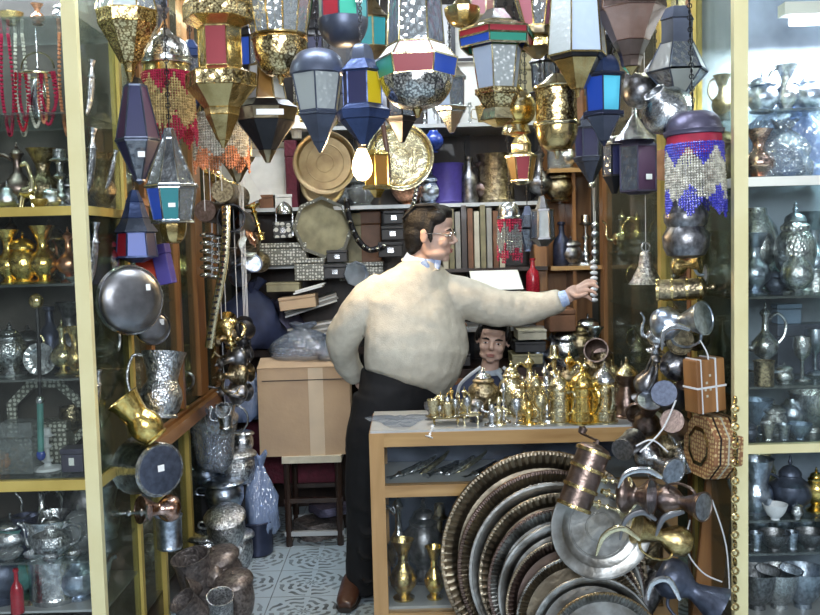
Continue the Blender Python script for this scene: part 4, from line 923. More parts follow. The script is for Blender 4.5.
# tilted silver globes
lie('globe', 'polished silver globe pot hanging mouth-up beside the purple dome', 'pot', (682, 132, 3.1), (654, 92, 3.05), 'silver', w=1.1)
lie('globe', 'smaller dull silver globe pot hanging left of the larger silver globe', 'pot', (652, 108, 3.25), (628, 76, 3.3), 'pewter', w=.9)
cord(vessel('funnel', 'small pyramid-shaped silver hanging funnel above the violet-grey lantern', 'funnel', S(42, 3.35), 'silver', P(634, 98, 3.35), (PI, 0, 0), name='funnel'))
B_ = thing('wall_bracket', 'pale flat metal disk hanging behind the violet-grey lantern', 'disk', P(664, 165, 3.5)); B().lathe([(0, -.003), (.06, -.003), (.06, .003), (0, .003)], 24, Matrix.Rotation(PI / 2, 4, 'X')).build('disk', 'copper', B_)
# bare bulb
bp = P(362, 160, 3.75)
t = thing('light_bulb', 'glowing bare light bulb hanging in front of the back shelves', 'light bulb', bp)
B().lathe([(0, -.085), (.02, -.08), (.036, -.06), (.042, -.035), (.038, -.005), (.026, .025), (.015, .05), (0, .05)], 20).build('bulb', 'bulb_hot', t)
B().lathe([(0, .045), (.017, .046), (.018, .08), (.012, .095), (0, .095)], 14).build('socket', 'blackmetal', t)
B().tube([(0, 0, .09), (0, 0, CEIL - bp.z)], .003, 5).build('cord', 'blackmetal', t)
# ---------------------------------------------------------------- back wall: above and on the shelves
def shelfz(z): return z
# top shelf (y 125): a line of little glasses and candlesticks
GS = 'small glassware on the topmost back shelf'
for i, (x, h, k, m) in enumerate(((385, 20, 'goblet', 'g_clear'), (398, 24, 'candlestick', 'silver'), (412, 20, 'goblet', 'brass'), (425, 26, 'candlestick', 'silver'), (438, 24, 'goblet', 'g_clear'), (446, 18, 'cup', 'silver'), (459, 20, 'goblet', 'brass'), (470, 22, 'candlestick', 'g_clear'), (483, 18, 'cup', 'brass'), (330, 22, 'jar', 'brass'), (300, 26, 'vase', 'brass'), (285, 22, 'jar', 'pewter'))):
    ps = ('below the large banded lantern', 'in the row under the pale foil boards', 'close to the gold plate', 'behind the hooded lanterns')[0 if x < 420 else 1 if x > 430 else 2 if x > 400 else 3] if x > 340 else 'behind the hooded lanterns'
    onshelf(k, '%s %s on the topmost back shelf, %s' % ({'g_clear': 'clear glass', 'silver': 'silver', 'brass': 'brass', 'pewter': 'pewter'}[m], k, ps), k, x, h, 5.05, z125, m, group=GS + ', ' + ps + ' ' + k + m)
for i, (x, w, h, m, lb) in enumerate(((441, 18, 120, 'whitecloth', 'tall pale board left of the dark upright on the top back shelf'), (468, 19, 118, 'paper', 'tall pale board right of the dark upright on the top back shelf'))):
    o = boxthing('board', lb, 'board', (XZ(x, 5.2, z125), 5.2, z125), (S(w * 2 - 10, 5.2), .03, S(h, 5.2)), m, lidf=.3)
t = thing('bracket', 'thin dark metal upright with a crossbar between the two pale boards', 'bracket', (XZ(455, 5.15, z125), 5.15, z125)); B().box((-.012, -.01, 0), (.012, .01, .6)).build('upright', 'blackmetal', t, 0); B().box((-.13, -.01, .37), (.13, .008, .385)).build('crossbar', 'blackmetal', t, 0)
for i, (x, w, h, m, lb) in enumerate(((232, 34, 60, 'brown', 'brown carton standing at the left end of the top back shelf'), (352, 36, 46, 'darkbox', 'black carton on the top back shelf behind the bulb cord'), (390, 30, 60, 'pewter', 'grey metal box on the top back shelf above the gold plate'), (515, 40, 70, 'olivebook', 'olive carton at the right of the top back shelf'), (562, 38, 60, 'brown', 'brown carton at the far right of the top back shelf'), (310, 26, 70, 'greybook', 'grey carton on the top back shelf behind the slate lantern'), (268, 26, 64, 'creambook', 'cream carton on the top back shelf behind the labelled dark lantern'))):
    boxthing('box', lb, 'box', (XZ(x, 5.22, z125), 5.22, z125), (S(w, 5.2), .22, S(h, 5.2)), m)
# framed print and things at 125-207
t = thing('framed_print', 'pale floral print in a cream frame leaning on the back shelf', 'picture', (XZ(266, 5.0, z207), 5.0, z207), (R(-6), 0, 0))
w, h = S(28, 5), S(66, 5)
B().box((-w, 0, 0), (w, .02, .03)).box((-w, 0, h - .03), (w, .02, h)).box((-w, 0, .03), (-w + .03, .02, h - .03)).box((w - .03, 0, .03), (w, .02, h - .03)).build('frame', 'creambook', t, 0)
B().box((-w + .03, .012, .03), (w - .03, .018, h - .03)).build('print', 'whitecloth', t, 0)
B().box((-w + .045, .008, .045), (w - .05, .011, h - .045)).build('mount', 'paper', t, 0)
t = thing('book', 'open grey striped pamphlet leaning against the framed print', 'book', (XZ(244, 4.9, z207) + .02, 4.92, z207 + .02), (R(-4), R(-24), 0))
B().box((-.08, 0, 0), (.0, .006, .28)).build('page', 'greybook', t, 0); B().box((.0, 0, 0), (.08, .005, .28)).build('page', 'paper', t, 0); B().box((-.004, -.002, 0), (.004, .008, .28)).build('spine', 'slate', t, 0)
boxthing('box', 'narrow maroon box standing right of the framed print', 'box', (XZ(293, 5.0, z207), 5.02, z207), (S(11, 5), .1, S(66, 5)), 'maroon')
for x, w, m, lb in ((243, 24, 'orange', 'small orange and brown carton under the open pamphlet'), (268, 16, 'brown', 'small brown box under the framed print'), (283, 18, 'paper', 'small white box under the framed print')):
    boxthing('box', lb, 'box', (XZ(x, 4.97, z207), 4.965, z207), (S(w, 5), .03, S(13, 5)), m)
L('white lamp finial with a flat shade hanging above the maroon box', 296, 116, 4.6, 8, [('m', 8, 3, 3, None), ('m', 6, 12, 14, 'paper'), ('m', 8, 5, 4, None)], 'paper')
cord(tray('antique brass plate hanging at the back, left of the light bulb', 325, 163, 31, 4.7, 'dullbrass', face=(0, -1, .05), depth=.10, name='round_plate', cat='plate'), (0, .03, .12))
tray('second brass plate leaning on the shelf half hidden below the first', 323, 184, 22, 4.97, 'dullbrass', face=(0, -1, .1), depth=.08, name='round_plate', cat='plate')
tray('large shiny gold plate engraved with rings, right of the light bulb', 400, 157, 33, 4.75, 'palebrass', face=(0, -1, .05), depth=.10, rings=5, mats2='palebrass', name='round_plate', cat='plate')
t = cord(thing('strap', 'dark curved leather strap hanging across the gold plate', 'strap', P(380, 100, 4.6))); t.location = P(383, 125, 4.6); B().tube([P(x, y, 4.62) - t.location for x, y in ((380, 100), (383, 125), (387, 150), (389, 178))], .012, 6, flat=.3).build('strap', 'leather', t)
onshelf('jar', 'clear ribbed glass jar under the glowing bulb', 'jar', 362, 34, 5.0, z207, 'g_clear')
L('gold frame lantern with an arched opening hanging before the gold plate', 376, 150, 4.2, 4, [('m', 5, 6, 9, None), ('g', 30, 8, 8, ['g_amber']), ('m', 4, 10, 10, 'palebrass'), ('m', 8, 5, 2, None)], 'gold', rz=.7)
for x, h, k, m, lb in ((432, 34, 'jar', 'bluesilver', 'blue-grey round jar right of the gold plate on the back shelf'), (448, 40, 'beaker', 'purplecard', 'purple glass vase with a red rim on the back shelf'), (470, 46, 'bottle', 'pewter', 'dark pewter bottle on the back shelf, right of the purple vase'), (497, 48, 'beaker', 'antique', 'wide bronze beaker with brown streaks on the back shelf'), (485, 40, 'vase', 'oldcopper', 'slim old copper vase behind the bronze beaker'), (540, 56, 'ewer', 'pewter', 'dark pewter ewer at the right end of the back shelf'), (408, 18, 'bowl', 'copper', 'shallow copper bowl under the gold plate'), (345, 18, 'bowl', 'silver', 'little silver bowl beneath the antique brass plate'), (420, 30, 'candlestick', 'silver', 'silver candlestick close beside the gold plate'), (560, 34, 'jar', 'antique', 'bronze jar at the far right of the back shelf')):
    onshelf(k, lb, k, x, h, 5.08, z207, m)
onshelf('globe', 'small blue glazed pot high beside the gold plate', 'pot', 434, 22, 4.9, z207 + .27, 'blueglaze'); 
# octagonal tray and inlaid boxes, 207-262
t = thing('octagonal_tray', 'grey octagonal tray with a silver inlaid border on the back wall', 'tray', P(322, 228, 4.92), (R(84), 0, R(22.5)))
o8 = S(31, 4.92)
B().lathe([(0, 0), (o8, 0), (o8, .02), (o8 * .93, .02), (o8 * .92, .008), (0, .008)], 8).build('dish', 'olivebook', t, 20)
B().lathe([(o8 * .9, .0205), (o8 * 1.01, .0205), (o8 * 1.01, .026), (o8 * .9, .026), (o8 * .9, .0205)], 8).build('border', 'inlay_grey', t, 20)
def ibox(lb, px, py0, py1, wpx, Y, m, strip='silver', d=.12, z=None):
    zb = z if z is not None else ZY(px, py1, Y); return boxthing('inlaid_box', lb, 'box', (XZ(px, Y, zb), Y, zb), (S(wpx, Y), d, S(py1 - py0, Y)), m, strip=strip)
ibox('small black inlaid box standing left of the octagonal tray, with a silver flower', 284, 222, 238, 18, 4.9, 'inlay_black'); 
t = thing('lantern', 'small silver domed lantern frame on the shelf left of the octagonal tray', 'lantern', (XZ(284, 4.9, z207) , 4.9, ZY(284, 238, 4.9)));
B().lathe([(0, 0), (.05, 0), (.05, .01), (0, .01)], 12).tube([(-.045, 0, 0), (-.045, 0, .14)], .005).tube([(.045, 0, 0), (.045, 0, .14)], .005).lathe([(.05, .13), (.045, .16), (.02, .19), (0, .2)], 14).build('frame', 'silver', t)
stack = [('topmost black box with silver flower in the stack left of the man', 394, 211, 224, 20), ('middle black box with silver flower in the stack left of the man', 393, 226, 240, 22), ('lowest black box with silver flower in the stack left of the man', 391, 242, 257, 24)]
for lb, x, a, b, w in stack: ibox(lb, x, a, b, w, 4.9, 'darkbox')
ibox('black box with silver lettering-like inlay, upper of the pair right of the octagonal tray foot', 338, 250, 262, 20, 4.9, 'darkbox'); ibox('black box with silver inlay, lower of the pair above the papers', 336, 264, 278, 22, 4.88, 'darkbox')
ibox('grey patterned wooden box lying below the octagonal tray', 311, 258, 280, 30, 4.9, 'inlay_grey', None); ibox('flat grey inlaid box with a rosette left of the octagonal tray foot', 280, 240, 262, 56, 4.92, 'inlay_grey', None, z=z262)
ibox('olive wooden case behind the octagonal tray', 352, 214, 262, 22, 5.15, 'olivebook', None); ibox('brown wooden case below the back shelf near the strap', 372, 212, 262, 20, 5.15, 'brown', None)
ibox('wide grey inlaid chest behind the man at shoulder height', 362, 262, 280, 44, 5.1, 'inlay_grey', None)
t = thing('octagonal_tray', 'small octagonal silver-rimmed dish beside the black boxes', 'dish', P(356, 274, 4.8), (R(84), 0, R(22.5))); B().lathe([(0, 0), (.07, 0), (.07, .012), (.06, .012), (.058, .004), (0, .004)], 8).build('dish', 'bluesilver', t, 20)
t = thing('strap', 'black beaded strap curving across the wall below the bulb', 'strap', P(350, 207, 4.8)); B().tube(cr([P(x, y, 4.8) - t.location for x, y in ((346, 200), (350, 222), (358, 240), (370, 250), (384, 246))], 5), .016, 8).build('cord', 'blackmetal', t); 
for k in range(9):
    p = cr([P(x, y, 4.78) - t.location for x, y in ((346, 200), (350, 222), (358, 240), (370, 250), (384, 246))], 2)[k]; B().ell(p, .012, 8).build('stud', 'silver', t)
t = thing('bead_string', 'short string of silver beads hanging under the gold plate', 'beads', P(417, 182, 4.9))
for k in range(8): B().ell(P(418 - k * .9, 182 + k * 4.2, 4.9) - t.location, .014, 8).build('bead', 'silver', t)
# vertical boards right of the man's head
bm = ['creambook', 'olivebook', 'greybook', 'wood_dark', 'brown', 'creambook', 'olivebook', 'greybook', 'brown', 'creambook']
bl = ['cream', 'olive', 'grey', 'very dark brown', 'brown', 'pale cream', 'dull olive', 'light grey', 'reddish brown', 'off-white']
zb = ZY(470, 268, 5.0)
for k in range(10):
    book('%s upright board right of the man\'s head, number %s in the row' % (bl[k], ('one', 'two', 'three', 'four', 'five', 'six', 'seven', 'eight', 'nine', 'ten')[k]), (XZ(447 + k * 6.2, 5.0, 1.10), 5.06, zb), (S(5.0, 5), .22, S(62 - (k % 3) * 3, 5)), bm[k], group='upright boards behind the man', name='board', cat='board')
T0 = thing('shelf_board', 'dark shelf board carrying the row of upright boards', 'shelf', (XZ(480, 5.1, zb), 5.1, zb)); B().box((-.28, -.16, -.02), (.36, .22, 0)).build('board', 'wood_dark', T0, 0)
t = thing('paper', 'bright white and blue sheet of paper lying above the man\'s outstretched arm', 'paper', P(496, 280, 4.7), (R(32), 0, R(4)))
B().box((-.13, -.09, -.001), (.13, .09, .001)).build('sheet', 'paper', t, 0)
boxthing('box', 'black box under the white sheet of paper', 'box', (XZ(497, 4.8, 1.3), 4.8, ZY(497, 296, 4.8)), (S(44, 4.8), .2, S(11, 4.8)), 'darkbox')
# things below, behind the arm
t = thing('shelf_board', 'small dark shelf under the red bottle', 'shelf', (XZ(533, 4.9, 1.32), 4.9, ZY(533, 292, 4.9))); B().box((-.1, -.08, -.02), (.1, .4, 0)).build('board', 'wood_dark', t, 0)
onshelf('bottle', 'red bottle standing right of the white sheet of paper', 'bottle', 533, 34, 4.9, ZY(533, 292, 4.9), 'redglaze')
boxthing('shelf_unit', 'narrow orange-brown wooden cabinet standing at the back right', 'cabinet', (XZ(545, 5.0, 0), 5.1, 0), (S(12, 5), .2, 1.55), 'wood_v')
t = thing('corner_shelf', 'orange-brown corner shelving at the right end of the back wall', 'shelves', (XZ(578, 5.05, 0), 5.05, 0)); hw = S(25, 5.05)
for nm, a, b in (('back_board', (-hw, .22, 0), (hw, .24, 2.4)), ('shelf', (-hw, -.05, ZY(575, 172, 5)), (hw, .22, ZY(575, 168, 5))), ('shelf', (-hw, -.05, ZY(575, 270, 5)), (hw, .22, ZY(575, 266, 5))), ('shelf', (-hw, -.05, ZY(575, 355, 5)), (hw, .22, ZY(575, 351, 5))), ('side_board', (-.01, 0.0, 0), (.01, .22, ZY(575, 172, 5)))): B().box(a, b).build(nm, 'wood_v' if 'board' in nm else 'wood_x', t, 0)
def crn(k, lb, px, h, py, m, **kw): return onshelf(k, lb, k, px, h, 5.08, ZY(575, py, 5), m, **kw)
crn('vase', 'silver ribbed vase on the highest corner shelf', 568, 36, 168, 'silver'); crn('bottle', 'amber bottle on the highest corner shelf', 586, 32, 168, 'antique'); crn('beaker', 'crystal beaker on the highest corner shelf, left end', 557, 26, 168, 'g_clear')
crn('bottle', 'blackish bottle on the middle corner shelf', 562, 44, 266, 'blueblack'); crn('candlestick', 'silver candlestick on the middle corner shelf', 586, 50, 266, 'silver'); crn('jar', 'pewter jar on the middle corner shelf', 571, 30, 266, 'pewter')
crn('jar', 'silver jar on the lowest corner shelf below the man\'s hand', 588, 36, 351, 'silver'); crn('cup', 'grey cup on the lowest corner shelf', 570, 24, 351, 'pewter'); crn('vase', 'brass vase on the lowest corner shelf', 560, 34, 351, 'antique')
for i, (x, y0, y1, m, n_, lb) in enumerate(((592, 150, 185, 'silver', 5, 'silver bead pendant high on the orange-brown post'), (595, 225, 262, 'bluesilver', 5, 'blue and silver bead pendant halfway up the orange-brown post'), (594, 262, 300, 'whitecloth', 8, 'string of white beads by the man\'s fingertips'), (212, 236, 276, 'whitecloth', 6, 'bunch of shiny silver bulbs hanging at the left wooden post'))):
    big = i == 3; t = thing('bead_string', lb, 'beads', P(x, y0, 4.4 if not big else 4.2)); cord(t); Y_ = 4.4 if not big else 4.2
    for k in range(n_):
        yy = y0 + (y1 - y0) * k / (n_ - 1)
        if big:
            for s_ in (-1, 1): B().ell(P(x + s_ * 5, yy + s_, Y_) - t.location, (.036, .03, .013), 12).build('bulb', 'chrome', t)
        else: B().ell(P(x, yy, Y_) - t.location, (.020, .018, S((y1 - y0) / n_ * .5, Y_)), 10).build('bead', m if k % 2 or i == 2 else 'silver', t)
    B().tube([P(x, y0 - 14, Y_) - t.location, P(x, y1, Y_) - t.location], .003, 5).build('string', 'string', t)
# pots, books and boxes low behind the man's arm and the boy
for i, (x, y1, w, h, m) in enumerate(((445, 350, 40, 14, 'greybook'), (525, 362, 30, 10, 'olivebook'), (528, 350, 30, 10, 'darkbox'), (530, 338, 28, 10, 'creambook'), (448, 364, 42, 12, 'darkbox'), (560, 330, 26, 22, 'brown'), (446, 335, 40, 12, 'brown'))):
    nm = ('grey flat case behind the boy on the left', 'olive case, lowest of the stack right of the boy', 'black case in the middle of the stack right of the boy', 'cream case on top of the stack right of the boy', 'black flat case lowest behind the boy on the left', 'brown box under the man\'s wrist', 'brown case on top of the pile left of the boy')[i]
    boxthing('case', nm, 'box', (XZ(x, 4.85, 1), 4.85, ZY(x, y1, 4.85)), (S(w, 4.85), .2, S(h, 4.85)), m)
t = thing('sideboard', 'dark sideboard behind the boy and the counter', 'cabinet', (.45, 4.95, 0)); B().box((-.5, -.18, 0), (.52, .25, ZY(500, 366, 4.85))).build('body', 'wood_dark', t, 0); 
for k in range(4): B().box((-.47 + k * .25, -.195, .06), (-.25 + k * .25, -.18, .85)).build('door', 'brown', t, 0)
for x, h, k, m, lb in ((566, 40, 'jar', 'silver', 'silver jar on the dark sideboard below the man\'s cuff'), (580, 44, 'samovar', 'antique', 'bronze samovar on the dark sideboard'), (552, 34, 'ewer', 'pewter', 'pewter ewer on the sideboard left of the bronze samovar'), (595, 38, 'vase', 'silver', 'silver vase at the right end of the sideboard'), (538, 36, 'bottle', 'bluesilver', 'blue-grey bottle on the sideboard beside the cases')):
    onshelf(k, lb, k, x, h, 4.82, ZY(500, 366, 4.85), m)
# papers, bags, clothes on the low back table
def flat(lb, px, py, Y, w, d, h, m, rot, name='paper_stack', cat='papers'):
    t = thing(name, lb, cat, P(px, py, Y), rot)
    n_ = max(2, int(h / .012))
    for k in range(min(n_, 6)): e = rnd.uniform(-.012, .012); B().box((-w / 2 + e, -d / 2, h * k / n_), (w / 2 + e, d / 2, h * (k + .8) / n_)).build('sheet', m if k % 2 else 'paper', t, 0)
    return t
flat('stack of white folded papers leaning beside the man\'s elbow, upper', 312, 308, 5.08, .30, .22, .05, 'greybook', (0, R(-16), R(8)))
flat('stack of white magazines just above the cardboard box', 322, 334, 5.08, .34, .22, .07, 'greybook', (0, R(-9), R(-4)))
flat('small sheaf of tilted white papers under the inlaid boxes', 310, 290, 4.85, .16, .12, .02, 'paper', (0, R(-14), 0))
boxthing('box', 'olive flat box on the back shelf above the bags', 'box', P(285, 291, 4.9), (S(32, 4.9), .16, S(9, 4.9)), 'olivebook')
boxthing('box', 'tan flat carton right of the dark cloth at the back', 'box', P(300, 308, 4.88), (S(36, 4.9), .16, S(13, 4.9)), 'cardboard', (0, R(-6), 0))
bag('heap of dark blue cloth under the left inlaid boxes', P(252, 348, 4.95), (.34, .25, .38), 'navy', 3, name='cloth_heap', cat='cloth')
bag('clear bluish plastic bag on the back table, left end', P(265, 352, 5.12), (.26, .24, .24), 'bag', 5)
bag('clear plastic bag bulging above the cardboard box', P(303, 360, 4.82), (.30, .22, .20), 'bag', 9)
bag('pinkish white plastic bag between the two clear bags', P(283, 352, 5.15), (.26, .2, .30), 'purplemetal', 12)
bag('large pale blue plastic bag hanging left of the cardboard box', P(243, 420, 4.75), (.2, .18, .36), 'bagblue', 15)
bag('small clear bag beside the man\'s elbow', P(332, 360, 4.82), (.18, .2, .14), 'bag', 22)
bag('blue plastic bag standing in the bucket', (XZ(262, 4.55, .15), 4.55, .10), (.16, .14, .42), 'bagblue', 31)
bag('clear bluish plastic bag over the pots on the floor', P(216, 470, 4.3), (.15, .14, .30), 'bag', 37)
# ---------------------------------------------------------------- left middle: things hanging from posts
LY = 3.62
t = thing('sword', 'curved sword in a pale yellow studded sheath hanging by the left post', 'sword', P(208, 348, 4.1))
pts = [P(x, y, 4.1) - t.location for x, y in ((209, 348), (213, 320), (219, 290), (224, 262), (226, 232), (226, 206))]
B().tube(cr(pts, 5), .02, 8, flat=.4).build('sheath', 'palebrass', t)
q = cr(pts, 5)
for k in range(2, len(q) - 1): B().box(q[k] + Vector((-.009, -.026, -.004)), q[k] + Vector((.009, -.019, .006))).build('stud', 'blackmetal', t, 0)
for a, b, m, w, lb, k in (((205, 211, 4.1), (222, 214, 4.4), 'oldcopper', 12.5, 'old copper mug hanging base-out against the wooden post', 'beaker'), ((222, 191, 4.1), (238, 197, 4.5), 'antique', 13, 'bronze mug hanging with its round base outward above the dark jug', 'beaker'), ((245, 224, 4.5), (231, 218, 4.1), 'blackmetal', 13, 'black pot with two white stickers hanging near the wooden post', 'beaker')):
    o = cord(lie(k, lb, k, a, b, m, rp=w))
lie('ewer', 'brass ewer hanging tilted above the bronze mug', 'ewer', (204, 172, 4.35), (240, 186, 4.35), 'brass', w=.8)
lie('ewer', 'small orange copper ewer hanging right of the black pot', 'ewer', (238, 210, 4.4), (256, 248, 4.4), 'copper', w=1); lie('candlestick', 'brass candlestick hanging beside the small orange ewer', 'candlestick', (252, 205, 4.35), (262, 240, 4.35), 'gold', w=1)
for x, y in ((229, 216), (234, 219)): pass
for i, (a, b, m, w, lb) in enumerate((((225, 262), (248, 246), 'pewter', 1, 'pewter jug hanging in the cluster right of the silver bulbs'), ((236, 280), (252, 262), 'slate', 1, 'slate grey jug below the pewter one in the hanging cluster'), ((262, 268), (250, 240), 'antique', .9, 'bronze jug leaning in the hanging cluster'))):
    lie('jug', lb, 'jug', (*a, 4.6), (*b, 4.45), m, rp=11)
# cluster of spouted brass pots (225-250, 320-400)
for i, (a, b, m, lb) in enumerate((((238, 330), (212, 345), 'antique', 'highest bronze ewer in the cluster left of the cardboard box'), ((248, 352), (214, 366), 'pewter', 'second ewer down, pewter, in the cluster left of the cardboard box'), ((250, 372), (212, 378), 'antique', 'third ewer down, bronze, in the cluster left of the cardboard box'), ((248, 392), (215, 392), 'pewter', 'lowest dark pewter ewer in the cluster left of the cardboard box'), ((226, 318), (232, 352), 'brass', 'upright small brass ewer above the cluster of ewers'), ((244, 322), (243, 348), 'blackmetal', 'blackened small ewer right above the cluster of ewers'))):
    cord(lie('ewer', lb, 'ewer', (*a, 4.25), (*b, 4.1), m, w=1.25, spin=i))
cord(vessel('cup', 'silver cup dangling below the ewer cluster', 'cup', S(24, 4.2), 'silver', P(226, 428, 4.2)))
lie('beaker', 'small silver ring-shaped mug below the ewer cluster', 'mug', (232, 418, 4.3), (223, 410, 4.15), 'silver', rp=8)
# shields / dishes on the left side post
dome_dish('big dark domed metal dish hanging on the left side post', 130, 300, 34, 3.1, (.85, -1, .05))
dome_dish('smaller dark domed dish with a white tag below right of the big one', 153, 328, 17, 3.35, (.6, -1, 0))
for nm, x, y, Y in (('a', 142, 281, 3.2), ('b', 155, 327, 3.36)): pass
lie('pitcher', 'tall engraved silver pitcher hanging on the left side post', 'pitcher', (160, 418, 3.25), (164, 352, 3.3), 'engraved', w=.85, spin=PI + .3)
lie('pitcher', 'shiny gold pitcher hanging tipped over beside the silver pitcher', 'pitcher', (156, 438, 3.12), (122, 398, 3.1), 'gold', w=.85, spin=R(40))
t = lie('beaker', 'wide silver drum-shaped pot with a white tag lying on its side', 'pot', (161, 470, 3.10), (138, 465, 3.20), 'silver', rp=31)
B().lathe([(0, -.006), (.31, -.006), (.33, .0), (0, .0)], 32).build('base_disc', 'slate', t)['label'] = 'dark flat end'
B().box((-.05, -.02, -.014), (.05, .07, -.008)).build('price_tag', 'tag', t, 0)
lie('jug', 'rosy copper jug hanging under the drum-shaped pot', 'jug', (178, 508, 3.35), (140, 510, 3.25), 'rosecopper', rp=14); vessel('beaker', 'small clear-blue beaker below the rosy copper jug', 'beaker', S(34, 3.4), 'bluesilver', P(170, 548, 3.4))
lie('candlestick', 'silver candlestick sticking out left under the drum-shaped pot', 'candlestick', (150, 512, 3.2), (112, 514, 3.2), 'silver', w=1)
for a, b, lb in (((92, 60), (90, 118), 'uppermost long silver dagger hanging just right of the left cabinet post'), ((93, 128), (91, 196), 'silver dagger hanging below the uppermost one beside the cabinet post'), ((96, 222), (92, 290), 'silver dagger hanging at the height of the brass vases'), ((99, 370), (97, 420), 'silver dagger hanging low beside the cabinet post'), ((116, 150), (108, 190), 'short dark dagger beside the purple star lantern')):
    dagger(lb, (*a, 3.03), (*b, 3.03), 'engraved')
vessel('bottle', 'tall black bottle in the gap beside the left wooden post', 'bottle', S(60, 3.6), 'blackmetal', P(119, 470, 3.6)); 
boxthing('box', 'bright red carton between the blue tower lantern and the wooden post', 'box', P(150, 286, 3.55), (S(20, 3.5), .1, S(34, 3.5)), 'redcard')
boxthing('box', 'deep purple carton tilted beside the red carton', 'box', P(168, 284, 3.5), (S(14, 3.5), .08, S(40, 3.5)), 'purplecard', (0, R(-10), 0))
# left wall handrail like board
t = thing('wooden_rail', 'brown wooden rail sloping along the left showcase', 'rail', (-1.04, 4.2, .8)); B().box((-.0, -.75, -.035), (.03, .75, .02)).build('rail', 'wood_y', t, 0)
# showcase contents on the left side (seen through its glass)
for i, (Y, z, k, h, m) in enumerate([(Y, z, k, h, m) for z in (.82, 1.35, 1.78, .0) for Y, k, h, m in ((3.55, 'vase', .22, 'silver'), (3.85, 'ewer', .26, 'bluesilver'), (4.05, 'jar', .2, 'silver'), (4.4, 'teapot', .2, 'engraved'), (4.85, 'vase', .24, 'brass'))]):
    zz = z if z else .12
    lev = {0.82: 'lower', 1.35: 'middle', 1.78: 'upper', .0: 'bottom'}[z]
    vessel(k, '%s %s on the %s level of the left wall showcase, %s' % ({'silver': 'silver', 'bluesilver': 'bluish silver', 'engraved': 'engraved silver', 'brass': 'brass'}[m], k, lev, 'nearest the street' if Y < 3.6 else 'farthest inside' if Y > 4.8 else 'between its posts'), k, h * (1 + .2 * (i % 3 == 0)), m, (-1.22, Y, zz), (0, 0, i), name=None)
T9 = thing('plinth', 'low plinth inside the left wall showcase', 'plinth', (-1.22, 4.3, 0)); B().box((-.13, -.9, 0), (.13, .9, .12)).build('block', 'wood_dark', T9, 0)
# silver pots on the floor, left
FY = 4.4
z0 = 0
def fl(k, lb, px, py, h, Y, m, w=1, z=None, rot=(0, 0, 0), **kw):
    zz = ZY(px, py, Y) if z is None else z
    return vessel(k, lb, kw.pop('cat', k), S(h, Y), m, (XZ(px, Y, zz), Y, zz), rot, w=w, **kw)
fl('pot', 'round lidded engraved silver pot at the foot of the pile, right side', 236, 556, 40, 4.38, 'engraved', .9, z=0)
fl('pot', 'lidded engraved silver pot at the foot of the pile, left side', 208, 556, 48, 4.3, 'silver', .8, z=0)
fl('pot', 'engraved silver tureen resting on the lower pots', 228, 540, 38, 4.22, 'engraved', 1.0, rot=(R(22), 0, 0))
fl('pot', 'wide-brimmed silver tureen in the middle of the floor pile', 225, 508, 34, 4.42, 'bluesilver', 1.15)
fl('pot', 'silver lidded pot with a blue sheen higher on the floor pile', 238, 482, 36, 4.5, 'engraved', 1.0)
fl('pot', 'topmost small silver pot of the floor pile', 243, 452, 24, 4.55, 'silver', .9)
fl('vase', 'silver vase behind the floor pile on the left', 207, 490, 50, 4.5, 'bluesilver', 1)
t = thing('crate', 'dark crate carrying the upper pots of the floor pile', 'crate', (XZ(224, 4.62, 0), 4.62, 0)); B().box((-.2, -.1, 0), (.17, .12, .42)).build('body', 'darkbox', t, 0); B().box((-.22, -.12, .40), (.19, .13, .42)).build('rim', 'wood_dark', t, 0)
t = thing('basket', 'clear glass jar with two looping silver handles behind the floor pile', 'jar', P(215, 460, 4.35)); B().lathe([(0, 0), (.09, 0), (.1, .1), (.12, .2), (.115, .2), (.09, .1), (0, .02)], 24).build('jar', 'g_clear', t); B().torus((-.1, 0, .2), .06, .005, 16, 6, 'Y').torus((.1, 0, .2), .07, .005, 16, 6, 'Y').build('handle', 'silver', t)
# dull stone/copper vessels in the left foreground
for i, (a, b, m, w, lb, k) in enumerate((((232, 600, 3.9), (212, 548, 3.85), 'stone', 24, 'largest dull brown jar lying in the left foreground heap', 'pot'), ((205, 608, 3.8), (190, 556, 3.75), 'rag', 20, 'dull grey mortar tipped over in the left foreground heap', 'beaker'), ((222, 575, 3.8), (186, 590, 3.7), 'stone', 16, 'brown jug lying on its side across the foreground heap', 'jug'), ((240, 612, 3.75), (232, 572, 3.7), 'stone', 20, 'brown pot at the front right of the foreground heap', 'pot'), ((200, 618, 3.65), (182, 600, 3.6), 'rag', 15, 'dark cup at the front left of the foreground heap', 'beaker'), ((222, 620, 3.6), (220, 596, 3.55), 'engraved', 14, 'small silver bowl among the dull brown pots', 'beaker'))):
    lie(k, lb, k, a, b, m, rp=w)
# ---------------------------------------------------------------- counter top: brass pots
CT = 'brass pots on the counter'
def ct(k, lb, px, h, Y, m, w=1, rz=0, z=None, **kw): return vessel(k, lb, kw.pop('cat', {'dallah': 'coffee pot', 'canister': 'coffee pot'}.get(k, k)), S(h, Y), m, (XZ(px, Y, ZT), Y, ZT if z is None else z), (0, 0, rz), w=w, **kw)
ct('canister', 'bright silver-gold coffee pot at the front edge, left of the wide gold one', 560, 54, 3.38, 'palebrass', .95, 2.4)
ct('canister', 'wide shiny gold coffee pot at the front edge of the counter', 583, 60, 3.36, 'gold', 1.05, 2.2)
ct('canister', 'tall polished brass coffee pot second from the right end of the counter', 605, 64, 3.36, 'palebrass', .9, 1.8, lm='silver')
ct('dallah', 'dark copper coffee pot with a brass lid at the right end of the counter', 627, 62, 3.45, 'oldcopper', .78, .4, lm='palebrass')
ct('samovar', 'grey-brass samovar in front of the boy', 484, 50, 3.55, 'antique', 1.0, 2.9, lm='silver')
ct('samovar', 'slim brass samovar right of the boy', 512, 56, 3.55, 'palebrass', .75, 2.7)
